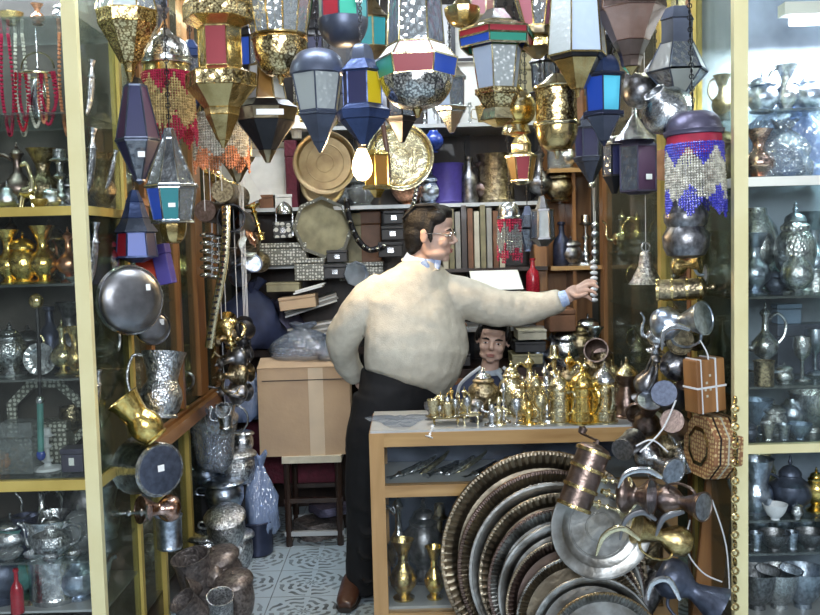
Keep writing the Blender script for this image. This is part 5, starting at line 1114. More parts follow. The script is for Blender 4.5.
ct('ewer', 'brass ewer standing between the two samovars', 524, 44, 3.42, 'brass', .8, 2.6)
ct('dallah', 'narrow brass coffee pot in the middle of the counter', 536, 50, 3.45, 'palebrass', .6, 2.4)
ct('candlestick', 'brass candlestick right of the narrow coffee pot', 547, 46, 3.4, 'silver', .9)
ct('goblet', 'brass goblet at the front edge left of the bright coffee pots', 541, 30, 3.36, 'palebrass', 1)
ct('ewer', 'brass ewer behind the bright coffee pots', 570, 62, 3.6, 'gold', .9, 2.2)
ct('dallah', 'tall antique brass coffee pot behind the gold one', 593, 62, 3.62, 'antique', .6, 1)
ct('candlestick', 'tall brass candlestick behind the counter display', 555, 66, 3.62, 'palebrass', .8)
ct('ewer', 'pale brass ewer at the back of the counter near the boy\'s shoulder', 530, 58, 3.66, 'palebrass', .9, .4)
ct('candlestick', 'slender silver candlestick standing right before the boy', 504, 40, 3.4, 'silver', .8)
ct('goblet', 'silver goblet in front of the slim samovar', 517, 26, 3.36, 'silver', 1)
ct('jar', 'round brass jar with pointed lid on the counter behind the goblets', 545, 40, 3.55, 'brass', .8)
ct('samovar', 'antique samovar at the back of the counter before the right showcase', 612, 50, 3.66, 'antique', .8)
ct('figure', 'white-metal dancing figurine at the front edge of the counter', 492, 22, 3.36, 'silver', 1.3)
ct('figure', 'second little silver figurine close to the counter edge', 499, 28, 3.37, 'palebrass', 1)
ct('figure', 'small gold figurine left of the narrow coffee pot', 529, 24, 3.36, 'gold', 1.1)
lie('beaker', 'dark-mouthed copper mug lying on top of the brass pots', 'mug', (602, 358, 3.7), (596, 350, 3.55), 'oldcopper', rp=12)
# low table stands with cups
def stand(lb, px, Y, w, h, m, n_, cups, cm):
    t = thing('footed_stand', lb, 'stand', (XZ(px, Y, ZT), Y, ZT)); wx = S(w, Y) / 2; hz = S(h, Y)
    B().lathe([(0, hz * .8), (wx * .9, hz * .8), (wx, hz), (wx * .97, hz), (wx * .88, hz * .86), (0, hz * .86)], 28, sy=.6).build('platter', m, t)
    for k in range(4):
        a = PI / 4 + k * PI / 2; B().tube(cr([(wx * .7 * cos(a), wx * .42 * sin(a), hz * .82), (wx * .85 * cos(a), wx * .5 * sin(a), hz * .5), (wx * .75 * cos(a), wx * .45 * sin(a), .0)], 4), .003, 6).build('foot', m, t)
    x0 = XZ(px, Y, ZT)
    for k in range(cups):
        a = 2 * PI * k / cups; rr = .6 if cups > 1 else 0
        vessel('cup' if k % 2 else 'goblet', '%s %s' % (('tiny brass cup', 'tiny silver goblet')[0 if k % 2 else 1], cm), 'cup', S(12 + 3 * (k % 3), Y), 'palebrass' if k % 2 else 'silver', (x0 + wx * rr * cos(a), Y + wx * rr * .55 * sin(a), ZT + hz * .86), w=.9, group='cups ' + cm + (' a' if k % 2 else ' b'), handle=False)
stand('oval brass tray stand loaded with tiny cups at the left end of the counter', 446, 3.42, 42, 8, 'brass', 4, 9, 'on the oval brass tray at the left end of the counter')
stand('little four-footed brass table left of the silver figurines', 471, 3.38, 24, 12, 'palebrass', 4, 3, 'on the four-footed brass table')
ct('jar', 'small brass jar behind the tray of tiny cups', 441, 26, 3.55, 'palebrass', .8); ct('ewer', 'tiny brass ewer behind the tray of cups', 452, 30, 3.56, 'brass', 1, 1); ct('goblet', 'small dull goblet at the very left of the cup tray', 429, 18, 3.5, 'pewter', 1.1)
ct('ewer', 'little silver ewer between the cup tray and the grey-brass samovar', 465, 32, 3.52, 'palebrass', 1, 2)
ct('jar', 'dark little pewter jar behind the four-footed table', 476, 26, 3.44, 'pewter', .9); 
for i, (x, h, k, m) in enumerate(((519, 34, 'jar', 'palebrass'), (551, 34, 'ewer', 'gold'), (571, 30, 'goblet', 'palebrass'), (594, 28, 'goblet', 'gold'), (616, 30, 'cup', 'antique'), (538, 40, 'samovar', 'gold'), (564, 46, 'jar', 'antique'), (580, 50, 'candlestick', 'silver'), (600, 48, 'ewer', 'brass'))):
    ct(k, '%s squeezed %s the larger pots, %s' % ({'jar': 'brass jar', 'ewer': 'golden ewer', 'goblet': 'brass goblet', 'cup': 'bronze cup', 'samovar': 'golden samovar', 'candlestick': 'silver candlestick'}[k], 'among', ('right of the slim samovar', 'left of the bright silver-gold coffee pot', 'left of the wide gold coffee pot', 'right of the wide gold coffee pot', 'left of the dark copper coffee pot', 'behind the narrow coffee pot', 'behind the bright silver-gold coffee pot', 'just behind the wide gold coffee pot', 'behind the tall polished coffee pot')[i]), x, h, 3.50 if i < 5 else 3.58, m, .7, i)
# papers/bits on glass top
t = thing('plastic_sheet', 'crumpled clear plastic sheet on the left end of the counter glass', 'plastic sheet', (XZ(400, 3.5, ZT), 3.5, ZT)); B().lathe([(0, .004), (.07, .006), (.12, .0)], 24, mod=lambda r, z, a: (r * (1 + .3 * sin(3 * a)), z + .006 * sin(7 * a) ** 2)).build('sheet', 'bag', t)
lie('candlestick', 'tiny white clip hanging at the counter\'s front edge', 'clip', (429, 437, 3.285), (433, 425, 3.30), 'tag', w=1.4, name='clip')
# inside the counter: daggers above, jugs below
for i in range(14):
    x = 388 + i * 12.5; dagger(('curved silver dagger lying in the counter compartment, ' + ('first from the left', 'second from the left', 'third from the left', 'fourth from the left', 'fifth from the left', 'sixth from the left', 'seventh, under the cup tray', 'eighth, under the four-footed table', 'ninth, under the figurines', 'tenth, under the slim samovar', 'eleventh', 'twelfth', 'thirteenth', 'last on the right')[i]), (x, 479 - (i % 2) * 3, 3.42 + .03 * (i % 3)), (x + 40, 462 - (i % 3) * 5, 3.50 + .02 * (i % 4)), ('silver', 'engraved', 'palebrass')[i % 3], group='daggers in the counter compartment')
def inc(k, lb, px, h, Y, m, w, **kw): return vessel(k, lb, kw.pop('cat', k), S(h, Y), m, (XZ(px, Y, zs2), Y, zs2), (0, 0, kw.pop('rz', 0)), w=w, **kw)
inc('vase', 'brass vase with a narrow neck behind the counter glass, left one', 404, 62, 3.42, 'brass', .8, handle=False); inc('vase', 'brass vase behind the counter glass, right one', 435, 54, 3.42, 'gold', .7, handle=False)
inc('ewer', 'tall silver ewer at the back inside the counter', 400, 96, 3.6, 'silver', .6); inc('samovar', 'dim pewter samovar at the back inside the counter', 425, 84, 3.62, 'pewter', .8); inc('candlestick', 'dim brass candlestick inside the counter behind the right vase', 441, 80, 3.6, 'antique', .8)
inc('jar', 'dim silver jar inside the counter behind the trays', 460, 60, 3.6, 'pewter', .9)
# ---------------------------------------------------------------- big stack of trays
TR = [(546, 557, 106, 3.21, 'traybronze', 'traybronze', 88, 'largest round tray with a roped bronze rim, at the back of the leaning stack'),
 (554, 567, 97, 3.176, 'traybronze', 'oldcopper', 120, 'second largest tray, with a finely beaded rim, in the leaning stack'),
 (558, 572, 90, 3.143, 'traysilver', 'traysilver', 0, 'third tray of the leaning stack, with a broad smooth bluish rim'),
 (562, 577, 84, 3.11, 'traybronze', 'traybronze', 72, 'fourth tray of the leaning stack, with a scalloped brown rim'),
 (565, 586, 78, 3.077, 'traysilver', 'oldcopper', 110, 'fifth tray of the leaning stack, with a grey rope edge'),
 (570, 595, 73, 3.044, 'traysilver', 'traysilver', 0, 'sixth tray of the leaning stack, with a bright silver rim'),
 (574, 607, 69, 3.011, 'oldcopper', 'traybronze', 90, 'seventh tray of the leaning stack, dark with a rope edge'),
 (581, 622, 66, 2.978, 'traybronze', 'traysilver', 100, 'eighth tray of the leaning stack, silver-rimmed'),
 (593, 640, 64, 2.9, 'traysilver', 'traysilver', 0, 'ninth tray of the stack, pale plain face cut by the lower edge'),
 (605, 654, 62, 2.86, 'traysilver', 'dullbrass', 90, 'frontmost small tray of the stack, with a golden rope edge')]
for x, y, r_, Y, m, m2, rg, lb in TR: tray(lb, x, y, r_, Y, m, face=(-.05, -1, .16), ridge=rg, depth=.06, mats2=m2, rim=.09, group='trays leaning against the counter')
tray('round silver platter with a wide flat rim leaning right of the tray stack', 600, 527, 51, 2.94, 'traysilver', face=(.05, -1, .15), depth=.10, rim=.2, name='platter', cat='platter')
# ---------------------------------------------------------------- right pile of jugs and mills
RP = [('mill', (573, 508, 2.84), (598, 440, 2.88), 'oldcopper', 18, 0, 'tall banded brass and copper coffee mill leaning over the platter'),
 ('beaker', (622, 450, 3.0), (634, 440, 3.1), 'pewter', 13, 0, 'small pewter cup hanging right above the banded mill'),
 ('jug', (640, 452, 3.12), (674, 472, 2.96), 'silver', 14, 1.5, 'light grey silver jug lying with its mouth to the right'),
 ('jug', (618, 494, 2.92), (652, 497, 2.86), 'oldcopper', 19, 2.4, 'dark brown jug with a white tag and a long curved handle'),
 ('jug', (658, 498, 2.96), (704, 507, 2.82), 'oldcopper', 15, -1.2, 'dark copper jug with a wide blue-grey mouth facing the street'),
 ('jug', (690, 545, 2.92), (636, 528, 2.90), 'brass', 16, 2.0, 'yellow brass jug lying beneath the dark copper jug'),
 ('jug', (658, 570, 2.98), (722, 608, 2.9), 'slate', 21, 1.2, 'large dark grey jug at the bottom right with a white tag'),
 ('beaker', (660, 575, 3.1), (640, 610, 3.05), 'pewter', 14, 0, 'pewter mug hanging low between the trays and the dark grey jug'),
 ('jug', (640, 560, 3.15), (668, 530, 3.1), 'antique', 14, 0, 'bronze jug behind the yellow brass one'),
 ('beaker', (664, 393, 3.0), (672, 400, 3.2), 'slate', 15, 0, 'mug with a pale blue round base facing the street'),
 ('beaker', (672, 421, 3.02), (680, 428, 3.2), 'oldcopper', 14, 0, 'mug with a dark round base below the pale blue one'),
 ('globe', (688, 362, 3.15), (664, 368, 3.1), 'pewter', 16, 0, 'dark pewter globe pot above the pale blue mouth'),
 ('jug', (655, 325, 3.12), (704, 318, 2.97), 'bluesilver', 17, 1.6, 'silver jug lying with its mouth to the right at mid height'),
 ('jug', (700, 336, 3.2), (680, 341, 3.05), 'antique', 14, 0, 'bronze jug with its mouth facing the street below the silver jug'),
 ('mill', (656, 290, 3.1), (710, 288, 3.05), 'antique', 11, 0, 'copper and brass mill lying level under the grey glass globe'),
 ('jug', (672, 268, 3.2), (700, 262, 3.15), 'brass', 9, 0, 'small brass jug just below the grey glass globe'),
 ('ewer', (655, 352, 3.15), (668, 305, 3.1), 'silver', 13, 2.5, 'silver ewer with an arched handle left of the mid-height jugs'),
 ('ewer', (640, 400, 3.3), (660, 350, 3.2), 'pewter', 13, 1, 'pewter ewer behind the blue-mouthed mug'),
 ('jug', (645, 430, 3.3), (650, 400, 3.2), 'oldcopper', 14, 0, 'brown copper jug hanging left of the round mouths'),
 ('globe', (700, 398, 3.3), (682, 384, 3.2), 'oldcopper', 15, 0, 'brown globe pot half hidden by the square wooden box'),
 ('jug', (660, 450, 3.25), (690, 440, 3.2), 'antique', 13, 0, 'bronze jug tucked beside the octagonal wooden box'),
 ('ewer', (690, 470, 3.2), (668, 428, 3.2), 'silver', 12, 0, 'thin silver ewer behind the mug with the dark mouth')]
for k, a, b, m, w, sp, lb in RP: lie(k, lb, {'mill': 'coffee mill', 'beaker': 'mug', 'globe': 'pot'}.get(k, k), a, b, m, spin=sp, rp=w)
# spouts: slender brass pendants pointing left
for i, (a, b) in enumerate((((628, 484), (600, 479)), ((632, 502), (602, 491)), ((626, 512), (592, 503)))):
    lie('candlestick', ('uppermost', 'middle', 'lowest')[i] + ' of three slender brass finials pointing left between mill and dark jug', 'finial', (*a, 2.90), (*b, 2.86), 'palebrass', w=.9, name='finial', group='brass finials beside the dark jug')
# curved horn-like handles
for i, (pts, m, lb) in enumerate(((((596, 556), (604, 536), (622, 528), (640, 540)), 'palebrass', 'pale brass crescent hook in front of the platter'), (((620, 540), (626, 520), (642, 512), (656, 520)), 'pewter', 'dark crescent hook above the pale brass one'), (((656, 536), (664, 518), (684, 512)), 'pewter', 'dark crescent hook below the copper jug'), (((618, 488), (626, 474), (646, 470), (662, 478)), 'silver', 'bright arched handle over the dark brown jug'), (((662, 350), (664, 332), (676, 326), (690, 330)), 'silver', 'bright arched handle beside the mid-height bronze jug'), (((648, 600), (652, 584), (668, 580), (680, 600)), 'silver', 'bright arched handle at the bottom beside the dark grey jug'))):
    t = thing('hook_handle', lb, 'handle', P(*pts[0], 2.84)); q = [P(x, y, 2.84) - t.location for x, y in pts]
    B().tube(cr(q, 5), [.003, .010, .012, .006], 8, flat=.6).build('hook', m, t)
# white strings
for i, (pts, lb) in enumerate(((((712, 500), (726, 545), (730, 600)), 'white string trailing down the far right of the jug pile'), (((690, 520), (686, 548), (702, 572), (722, 582)), 'white string looping between the two dark jugs'), (((640, 452), (662, 430), (676, 400)), 'pale string from the light grey jug up to the round mouths'), (((700, 340), (708, 356), (706, 372)), 'pale string above the square wooden box'), (((636, 446), (652, 440), (668, 452)), 'short string tied round the light grey jug'))):
    t = thing('string', lb, 'string', P(*pts[0], 2.97)); q = [P(x, y, 2.97) - t.location for x, y in pts]; B().tube(cr(q, 5), .0028, 5).build('cord', 'string', t)
# wooden boxes on the right
c = P(707, 411, 3.0)
t = thing('wooden_box', 'square brown wooden box tied with string on the right', 'box', c, (0, R(-3), R(20))); s = S(17, 3)
o = B().box((-s, -s * .55, 0), (s, s * .8, S(54, 3))).build('body', 'wood_v', t, 0); mo = o.modifiers.new('b', 'BEVEL'); mo.width = .004
B().box((s * .25, -s * .58, 0), (s * .36, s * .82, S(55, 3))).box((-s - .002, -s * .58, S(25, 3)), (s + .002, s * .82, S(27, 3))).box((-s * .75, -s * .58, 0), (-s * .68, s * .82, S(55, 3))).build('string', 'string', t, 0)
for i, (x, z) in enumerate(((-.35, .3), (-.1, .42), (-.35, .55), (-.1, .68), (-.45, .42))): B().box((x * s - .004, -s * .56, z * S(54, 3)), (x * s + .004, -s * .55, z * S(54, 3) + .008)).build('inlay', 'creambook', t, 0)
t = thing('wooden_box', 'octagonal inlaid wooden box hanging on the right', 'box', P(700, 446, 3.02), (R(90), 0, 0)); t.rotation_euler = Vector((-1, -.22, .05)).to_track_quat('Z', 'Y').to_euler()
r8 = S(34, 3)
B().lathe([(0, -.10), (r8, -.10), (r8, .0), (r8 * .98, .004), (0, .004)], 8, ph=PI / 8, sx=.95).build('body', 'inlay_brown', t, 15)
for z in (-.08, -.05, -.02): B().lathe([(r8 * 1.004, z), (r8 * 1.012, z), (r8 * 1.012, z + .006), (r8 * 1.004, z + .006), (r8 * 1.004, z)], 8, ph=PI / 8, sx=.95).build('band', 'blackmetal' if z != -.05 else 'creambook', t, 15)
B().lathe([(r8 * .5, .005), (r8 * .62, .005), (r8 * .62, .008), (r8 * .5, .008), (r8 * .5, .005)], 8, ph=PI / 8, sx=.95).build('border', 'palebrass', t, 15)
t = thing('board', 'plain brown board standing behind the bottom right jugs', 'board', P(712, 560, 3.22), (0, R(6), 0)); B().box((-.05, 0, -.25), (.05, .02, .3)).build('board', 'wood_v', t, 0)
t = thing('bead_chain', 'long vertical chain of brass links down the right cabinet post', 'chain', P(735, 390, 2.84))
for k in range(24):
    p = P(735, 400 + k * 9, 2.84) - t.location; B().torus(p, .011, .004, 10, 5, 'Y' if k % 2 else 'X').build('link', 'brass', t)
# right showcase contents (behind the glass at x 607-735)
def rs(k, lb, px, h, Y, z, m, w=1, **kw): return vessel(k, lb, kw.pop('cat', k), S(h, Y), m, (XZ(px, Y, z), Y, z), (0, 0, kw.pop('rz', 0)), w=w, **kw)
rs('ewer', 'left brass ewer of the pair behind the right showcase glass', 622, 42, 4.75, 1.50, 'palebrass', 1, rz=3.1); rs('ewer', 'right brass ewer of the pair behind the right showcase glass', 637, 40, 4.6, 1.50, 'brass', 1, rz=.2)
cord(vessel('bell', 'flared silver bell hanging beside the yellow post on the right', 'bell', S(46, 3.6), 'engraved', P(646, 284, 3.6), (0, 0, 0), w=.9))
k_ = 0
for z, nm in ((.9, 'lowest'), (1.24, 'second'), (1.5, 'third'), (2.0, 'fourth')):
    for j, (Y, k, h, m) in enumerate(((3.55, 'teapot', .16, 'silver'), (3.72, 'vase', .24, 'antique'), (4.0, 'jar', .18, 'bluesilver'), (4.2, 'candlestick', .26, 'brass'), (4.4, 'bottle', .2, 'g_clear'), (4.85, 'vase', .2, 'palebrass'))):
        if z == 1.5 and j == 5: continue
        vessel(k, '%s on the %s shelf of the right wall showcase%s' % ({'teapot': 'silver teapot', 'vase': 'bronze vase' if m == 'antique' else 'pale brass vase', 'jar': 'bluish silver jar', 'candlestick': 'brass candlestick', 'bottle': 'clear glass bottle'}[k], nm, ' from below' if nm != 'lowest' else ''), k, h, m, (1.24, Y, z), (0, 0, j * 1.3))
for k, (z, nm) in enumerate(((1.24, 'second'), (1.5, 'third'))): boxthing('glass_box', 'clear grey glass box on the %s shelf of the right showcase near the post' % nm, 'box', (1.18, 4.55, z), (.12, .3, .10), 'g_clear')
# ---------------------------------------------------------------- left cabinet contents
Yl = 3.12
def lc(k, lb, px, h, z, m, w=1, rz=0, Y=Yl, **kw): return vessel(k, lb, kw.pop('cat', k), S(h, Y), m, (XZ(px, Y, z), Y, z), (0, 0, rz), w=w, **kw)
z1 = LR[212] + .013; z2 = LS[284]; z3 = LS[379]; z4 = LR[485] + .015; z5 = LS[562]; z6 = .35
# shelf 212: camel figure, jugs, necklaces
t = thing('animal_figurine', 'pale brass long-necked animal figurine on the upper shelf of the left cabinet', 'figurine', (XZ(29, 3.08, z1), 3.08, z1)); u = S(46, 3.08)
B().tube(cr([(-.16 * u, 0, .28 * u), (-.08 * u, 0, .36 * u), (.06 * u, 0, .40 * u), (.1 * u, 0, .56 * u), (.06 * u, 0, .76 * u), (.0, 0, .96 * u), (-.08 * u, 0, .97 * u), (-.14 * u, 0, .92 * u)], 4), [.06 * u, .13 * u, .13 * u, .075 * u, .05 * u, .045 * u, .06 * u, .02 * u], 10).build('body', 'palebrass', t)
for x, y in ((-.12, -.05), (-.12, .05), (.08, -.05), (.08, .05)): B().tube([(x * u, y * u, .3 * u), ((x * 1.3) * u, y * u, .12 * u), ((x * 1.5) * u, y * u, 0)], [.05 * u, .035 * u, .04 * u], 8).build('leg', 'palebrass', t)
lc('jar', 'small silver jar right of the animal figurine', 52, 24, z1, 'silver', 1); lc('teapot', 'small silver teapot at the left end of the upper shelf', 8, 30, z1, 'silver', .9)
lc('vase', 'bronze vase behind the animal figurine', 45, 62, z1, 'antique', 1, Y=3.28, handle=False); lc('ewer', 'dark bronze ewer at the back of the upper left-cabinet shelf', 20, 70, z1, 'oldcopper', 1, Y=3.3); lc('jar', 'pewter jar near the post on the upper left-cabinet shelf', 70, 36, z1, 'pewter', 1, Y=3.25)
lc('bowl', 'low brass bowl next to the small silver jar', 40, 10, z1, 'brass', .9, Y=3.08); lc('candlestick', 'silver candlestick near the post on the upper left-cabinet shelf', 62, 60, z1, 'engraved', 1.2, Y=3.2)
# gold hoop with necklaces
hp = P(38, 75, 3.12)
t = thing('necklace_stand', 'gold hoop draped with red and orange bead necklaces in the left cabinet', 'necklaces', (hp.x, 3.12, hp.z)); hr = S(17, 3.12)
B().torus((0, 0, 0), hr, .005, 24, 6, 'Z').torus((0, 0, .02), hr * .95, .003, 24, 6, 'Y', 0, PI).build('hoop', 'palebrass', t)
for i, (x, L_, m) in enumerate(((-10, 45, 'bead_red'), (-13, 55, 'redglaze'), (12, 50, 'bead_red'), (8, 48, 'bead_peach'), (0, 52, 'bead_clear'), (14, 40, 'bead_red'))):
    b = B(); xx = S(x, 3.12); LL = S(L_, 3.12); wd = .012 + .004 * (i % 3)
    pts = [(xx - wd, -hr * .6, 0), (xx - wd * 1.3, -hr * .6, -LL * .6), (xx, -hr * .62, -LL), (xx + wd * 1.3, -hr * .6, -LL * .6), (xx + wd, -hr * .6, 0)]
    for p in cr(pts, 9): b.ell(p, .0062, 6)
    b.build('necklace', m, t)
B().tube([(0, 0, .02), (0, 0, LS[16] - .012 - hp.z)], .002, 5).tube([(0, 0, .02), (hr, 0, 0)], .002).tube([(0, 0, .02), (-hr, 0, 0)], .002).tube([(0, 0, -.09), (0, 0, .02)], .006).lathe([(0, -.16), (.03, -.15), (.036, -.09), (.02, -.02), (0, 0)], 16).build('hanger', 'silver', t)
for i, (x, m, lb) in enumerate(((6, 'bead_red', 'red bead necklace hanging at the far left edge of the left cabinet'), (64, 'bead_peach', 'orange bead necklace hanging near the left cabinet post'), (20, 'bead_clear', 'pale bead necklace hanging left of the gold hoop'))):
    t = thing('necklace', lb, 'necklace', P(x, 60, 3.2)); b = B(); zt_ = LS[16] - .013 - t.location.z
    for p in cr([(-.012, 0, zt_), (-.02, 0, -.12), (0, 0, -.26), (.02, 0, -.12), (.012, 0, zt_)], 16): b.ell(p, .0075, 6)
    b.build('beads', m, t)
lc('vase', 'copper vase on the top shelf of the left cabinet', 38, 20, LS[16], 'copper', 1.2, handle=False); lc('bowl', 'brass bowl on the top shelf of the left cabinet', 12, 12, LS[16], 'brass', 1); lc('jar', 'silver jar on the top shelf beside the post', 62, 22, LS[16], 'silver', 1)
# shelf 284: brass vases and pot
lc('vase', 'wide-mouthed polished brass vase, the larger one beside the brass pot', 45, 57, z2, 'gold', .95, handle=False); lc('vase', 'polished brass vase with a handle at the left edge of the left cabinet', 10, 54, z2, 'gold', .85, rz=.2)
lc('jar', 'small gold covered pot with a tall pointed lid between the two brass vases', 25, 52, z2, 'gold', .75); lc('ewer', 'rose gold eagle-shaped ewer on the brass vase shelf', 70, 56, z2, 'copper', .9, rz=2.6); lc('vase', 'pale silver vase near the post on the brass vase shelf', 66, 34, z2, 'silver', .9, Y=3.2)
lc('jar', 'dark bronze urn at the back of the brass vase shelf', 52, 62, z2, 'antique', .8, Y=3.3); lc('ewer', 'bronze ewer at the back left of the brass vase shelf', 14, 66, z2, 'oldcopper', .9, Y=3.3)
lc('bowl', 'silver saucer at the post end of the brass vase shelf', 74, 6, z2, 'silver', 1.4, Y=3.06)
# shelf 379
lc('samovar', 'grey engraved silver samovar on the shelf below the brass vases', 12, 54, z3, 'engraved', 1, rz=.3); lc('ewer', 'pale brass ewer with a curved spout on the shelf below the brass vases', 64, 56, z3, 'palebrass', .95, rz=3.1); lc('vase', 'slender copper-gold vase beside the pale brass ewer', 77, 48, z3, 'brass', .8, handle=False)
lc('bowl', 'little brass dish at the foot of the slender vase', 78, 6, z3, 'brass', 1.4, Y=3.07)
o = tray('bright white-silver scalloped plate behind the hanging club on the left cabinet shelf', 40, 359, 16, 3.1, 'silver', face=(.1, -1, .1), depth=.1, ridge=14, rim=.3, name='plate', cat='plate')
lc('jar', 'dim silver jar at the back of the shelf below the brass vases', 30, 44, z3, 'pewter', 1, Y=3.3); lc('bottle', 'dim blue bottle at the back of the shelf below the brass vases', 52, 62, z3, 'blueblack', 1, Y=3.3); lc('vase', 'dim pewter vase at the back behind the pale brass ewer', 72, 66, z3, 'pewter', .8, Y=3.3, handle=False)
t = thing('club', 'round-headed mace with a long dark handle hanging in the left cabinet', 'mace', P(36, 301, 3.02)); B().ell((0, 0, 0), (.026, .022, .026), 16).build('head', 'brass', t); q = [P(x, y, 3.02) - t.location for x, y in ((37, 308), (39, 350), (40, 400), (41, 455))]
B().tube(q, .007, 8).build('shaft', 'blackmetal', t); B().tube(q[2:], .011, 8).build('grip', 'greenblue', t); B().ell(q[2], .016, 12).build('knob', 'silver', t); B().ell(q[3], (.016, .014, .02), 12).build('pommel', 'blueglaze', t)
# shelf 485: glass box, crosses etc
boxthing('glass_box', 'clear glass casket on the shelf above the teapots', 'box', (XZ(22, 3.1, z4), 3.1, z4), (S(34, 3.1), .09, S(52, 3.1)), 'g_clear', lidf=.3); boxthing('inlaid_box', 'octagonal-lidded grey inlaid casket behind the glass casket', 'box', (XZ(56, 3.26, z4), 3.26, z4), (S(34, 3.2), .09, S(42, 3.2)), 'inlay_grey')
boxthing('box', 'small blue and grey box with a white flower near the post', 'box', (XZ(76, 3.1, z4), 3.1, z4), (S(22, 3.1), .07, S(24, 3.1)), 'purplemetal', strip='tag'); lc('candlestick', 'white chain-link patterned candlestick beside the mace pommel', 48, 42, z4, 'whitecloth', 1.4); lc('goblet', 'brass goblet behind the octagonal-lidded casket', 74, 52, z4, 'antique', 1, Y=3.3)
t = thing('picture_frame', 'large grey octagonal inlaid frame leaning in the left cabinet', 'frame', (XZ(52, 3.33, z4), 3.31, z4 + .15)); B().lathe([(.12, 0), (.155, 0), (.155, .015), (.12, .015), (.12, 0)], 8, Matrix.Rotation(PI / 2, 4, 'X'), ph=PI / 8).build('frame', 'inlay_grey', t, 15)
lc('jar', 'orange-brown jar at the far left of the casket shelf', 2, 22, z4, 'orange', 1)
# shelf 562: teapots
lc('teapot', 'engraved silver teapot with a curved handle, in front on the teapot shelf', 53, 52, z5, 'engraved', .95, rz=3.1, Y=3.06); lc('ewer', 'tall silver coffee ewer with an S-shaped spout behind the engraved teapot', 44, 68, z5, 'silver', .85, rz=3.1, Y=3.22); lc('jar', 'polished silver sugar pot left on the teapot shelf', 12, 42, z5, 'silver', 1.2); lc('cup', 'small blue-dark cup right of the sugar pot', 27, 38, z5, 'blueblack', .8, rz=2)
lc('jar', 'clear glass jar near the post on the teapot shelf', 80, 48, z5, 'g_clear', .8); lc('bowl', 'silver butter dish at the front of the teapot shelf', 33, 8, z5, 'silver', 1.2, Y=3.03); lc('bowl', 'white-silver leaf dish under the engraved teapot', 51, 6, z5, 'silver', 1.4, Y=3.0); lc('bowl', 'white-silver leaf dish near the post on the teapot shelf', 73, 6, z5, 'silver', 1.3, Y=3.03)
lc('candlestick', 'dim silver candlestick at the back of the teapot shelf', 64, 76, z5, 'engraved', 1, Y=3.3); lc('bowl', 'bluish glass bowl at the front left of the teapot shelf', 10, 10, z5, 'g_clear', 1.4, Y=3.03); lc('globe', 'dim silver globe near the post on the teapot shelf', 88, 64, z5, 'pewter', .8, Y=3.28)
tray('small round silver plate hanging at the back of the teapot shelf', 77, 497, 8, 3.36, 'silver', face=(0, -1, 0), depth=.1, name='plate', cat='plate', n=32)
# lowest visible shelf
for x, h, k, m, w, lb in ((56, 74, 'beaker', 'silver', .8, 'tall silver cylinder mug on the lowest visible shelf'), (18, 64, 'vase', 'greenblue', .9, 'green-blue vase on the lowest visible shelf'), (37, 54, 'figure', 'palebrass', 1, 'brass figurine on the lowest visible shelf'), (80, 50, 'teapot', 'bluesilver', .9, 'bluish silver teapot on the lowest visible shelf'), (4, 60, 'jar', 'slate', 1, 'slate jar at the left end of the lowest visible shelf')):
    lc(k, lb, x, h + 12, z6, m, w)
lc('bottle', 'small red bottle on the lowest visible shelf', 18, 46, z6, 'redglaze', .7, Y=3.0)
# ---------------------------------------------------------------- right cabinet contents
def rc(k, lb, px, h, z, m, w=1, rz=0, Y=Yl, **kw): return vessel(k, lb, kw.pop('cat', k), S(h, Y), m, (XZ(px, Y, z), Y, z), (0, 0, rz), w=w, **kw)
a1 = RR[181] + .013; a2 = RS[296]; a3 = RS[386]; a4 = RR[449] + .013; a5 = RS[520]; a6 = RS[553]; a0 = RS[108]; a7 = RS[618]
# upper compartment: bluish plastic-wrapped silver
for i, (x, y, sx, sz, Y, m) in enumerate(((768, 178, .2, .27, 3.2, 'bag'), (800, 178, .22, .28, 3.2, 'bagblue'), (783, 178, .18, .2, 3.1, 'bag'))):
    bag(('clear plastic-wrapped bundle left in the upper right cabinet', 'blue plastic-wrapped bundle right in the upper right cabinet', 'smaller clear wrapped bundle in front in the upper right cabinet')[i], (XZ(x, Y, a1), Y, a1), (sx, .14, sz), m, 40 + i)
for x, h, k, m, w, lb in ((762, 40, 'jar', 'bluesilver', 1, 'silver jar on the highest glass shelf of the right cabinet'), (786, 46, 'vase', 'silver', 1, 'silver vase on the highest glass shelf of the right cabinet'), (810, 44, 'teapot', 'bluesilver', 1, 'teapot on the highest glass shelf of the right cabinet')):
    rc(k, lb, x, h, a0, m, w)
for i in range(6): rc('candlestick', 'bluish silver candlestick at the back of the upper right cabinet, %s from the post' % ('first', 'second', 'third', 'fourth', 'fifth', 'sixth')[i], 757 + i * 12, 56 + (i % 3) * 6, a1, 'bluesilver', 1, Y=3.32, group='candlesticks at the back of the upper right cabinet')
rc('vase', 'bronze vase at the post end of the upper right cabinet', 759, 50, a1, 'rosecopper', 1.1, Y=3.1, handle=False)
# 181-296
rc('samovar', 'tall engraved silver samovar with a globe below in the right cabinet', 795, 92, a2, 'engraved', .7, rz=1, lm='bluesilver'); rc('globe', 'engraved silver globe on a foot under the samovar top in the right cabinet', 797, 40, a2, 'silver', .9, Y=3.04); rc('vase', 'silver vase with a round top beside the right cabinet post', 754, 62, a2, 'bluesilver', .9, handle=False); rc('globe', 'silver ball-topped pot by the right cabinet post', 756, 84, a2, 'silver', .6, Y=3.25)
rc('beaker', 'white goblet-shaped beaker at the right edge of the picture, samovar shelf', 815, 24, a2, 'silver', 1); rc('bottle', 'green-blue bottle behind the samovar on the left', 770, 52, a2, 'greenblue', .9, Y=3.3); rc('vase', 'dim silver vase behind the samovar on the right', 812, 78, a2, 'bluesilver', .9, Y=3.32); rc('jar', 'dark jar between the ball-topped pot and the samovar', 776, 26, a2, 'slate', 1)
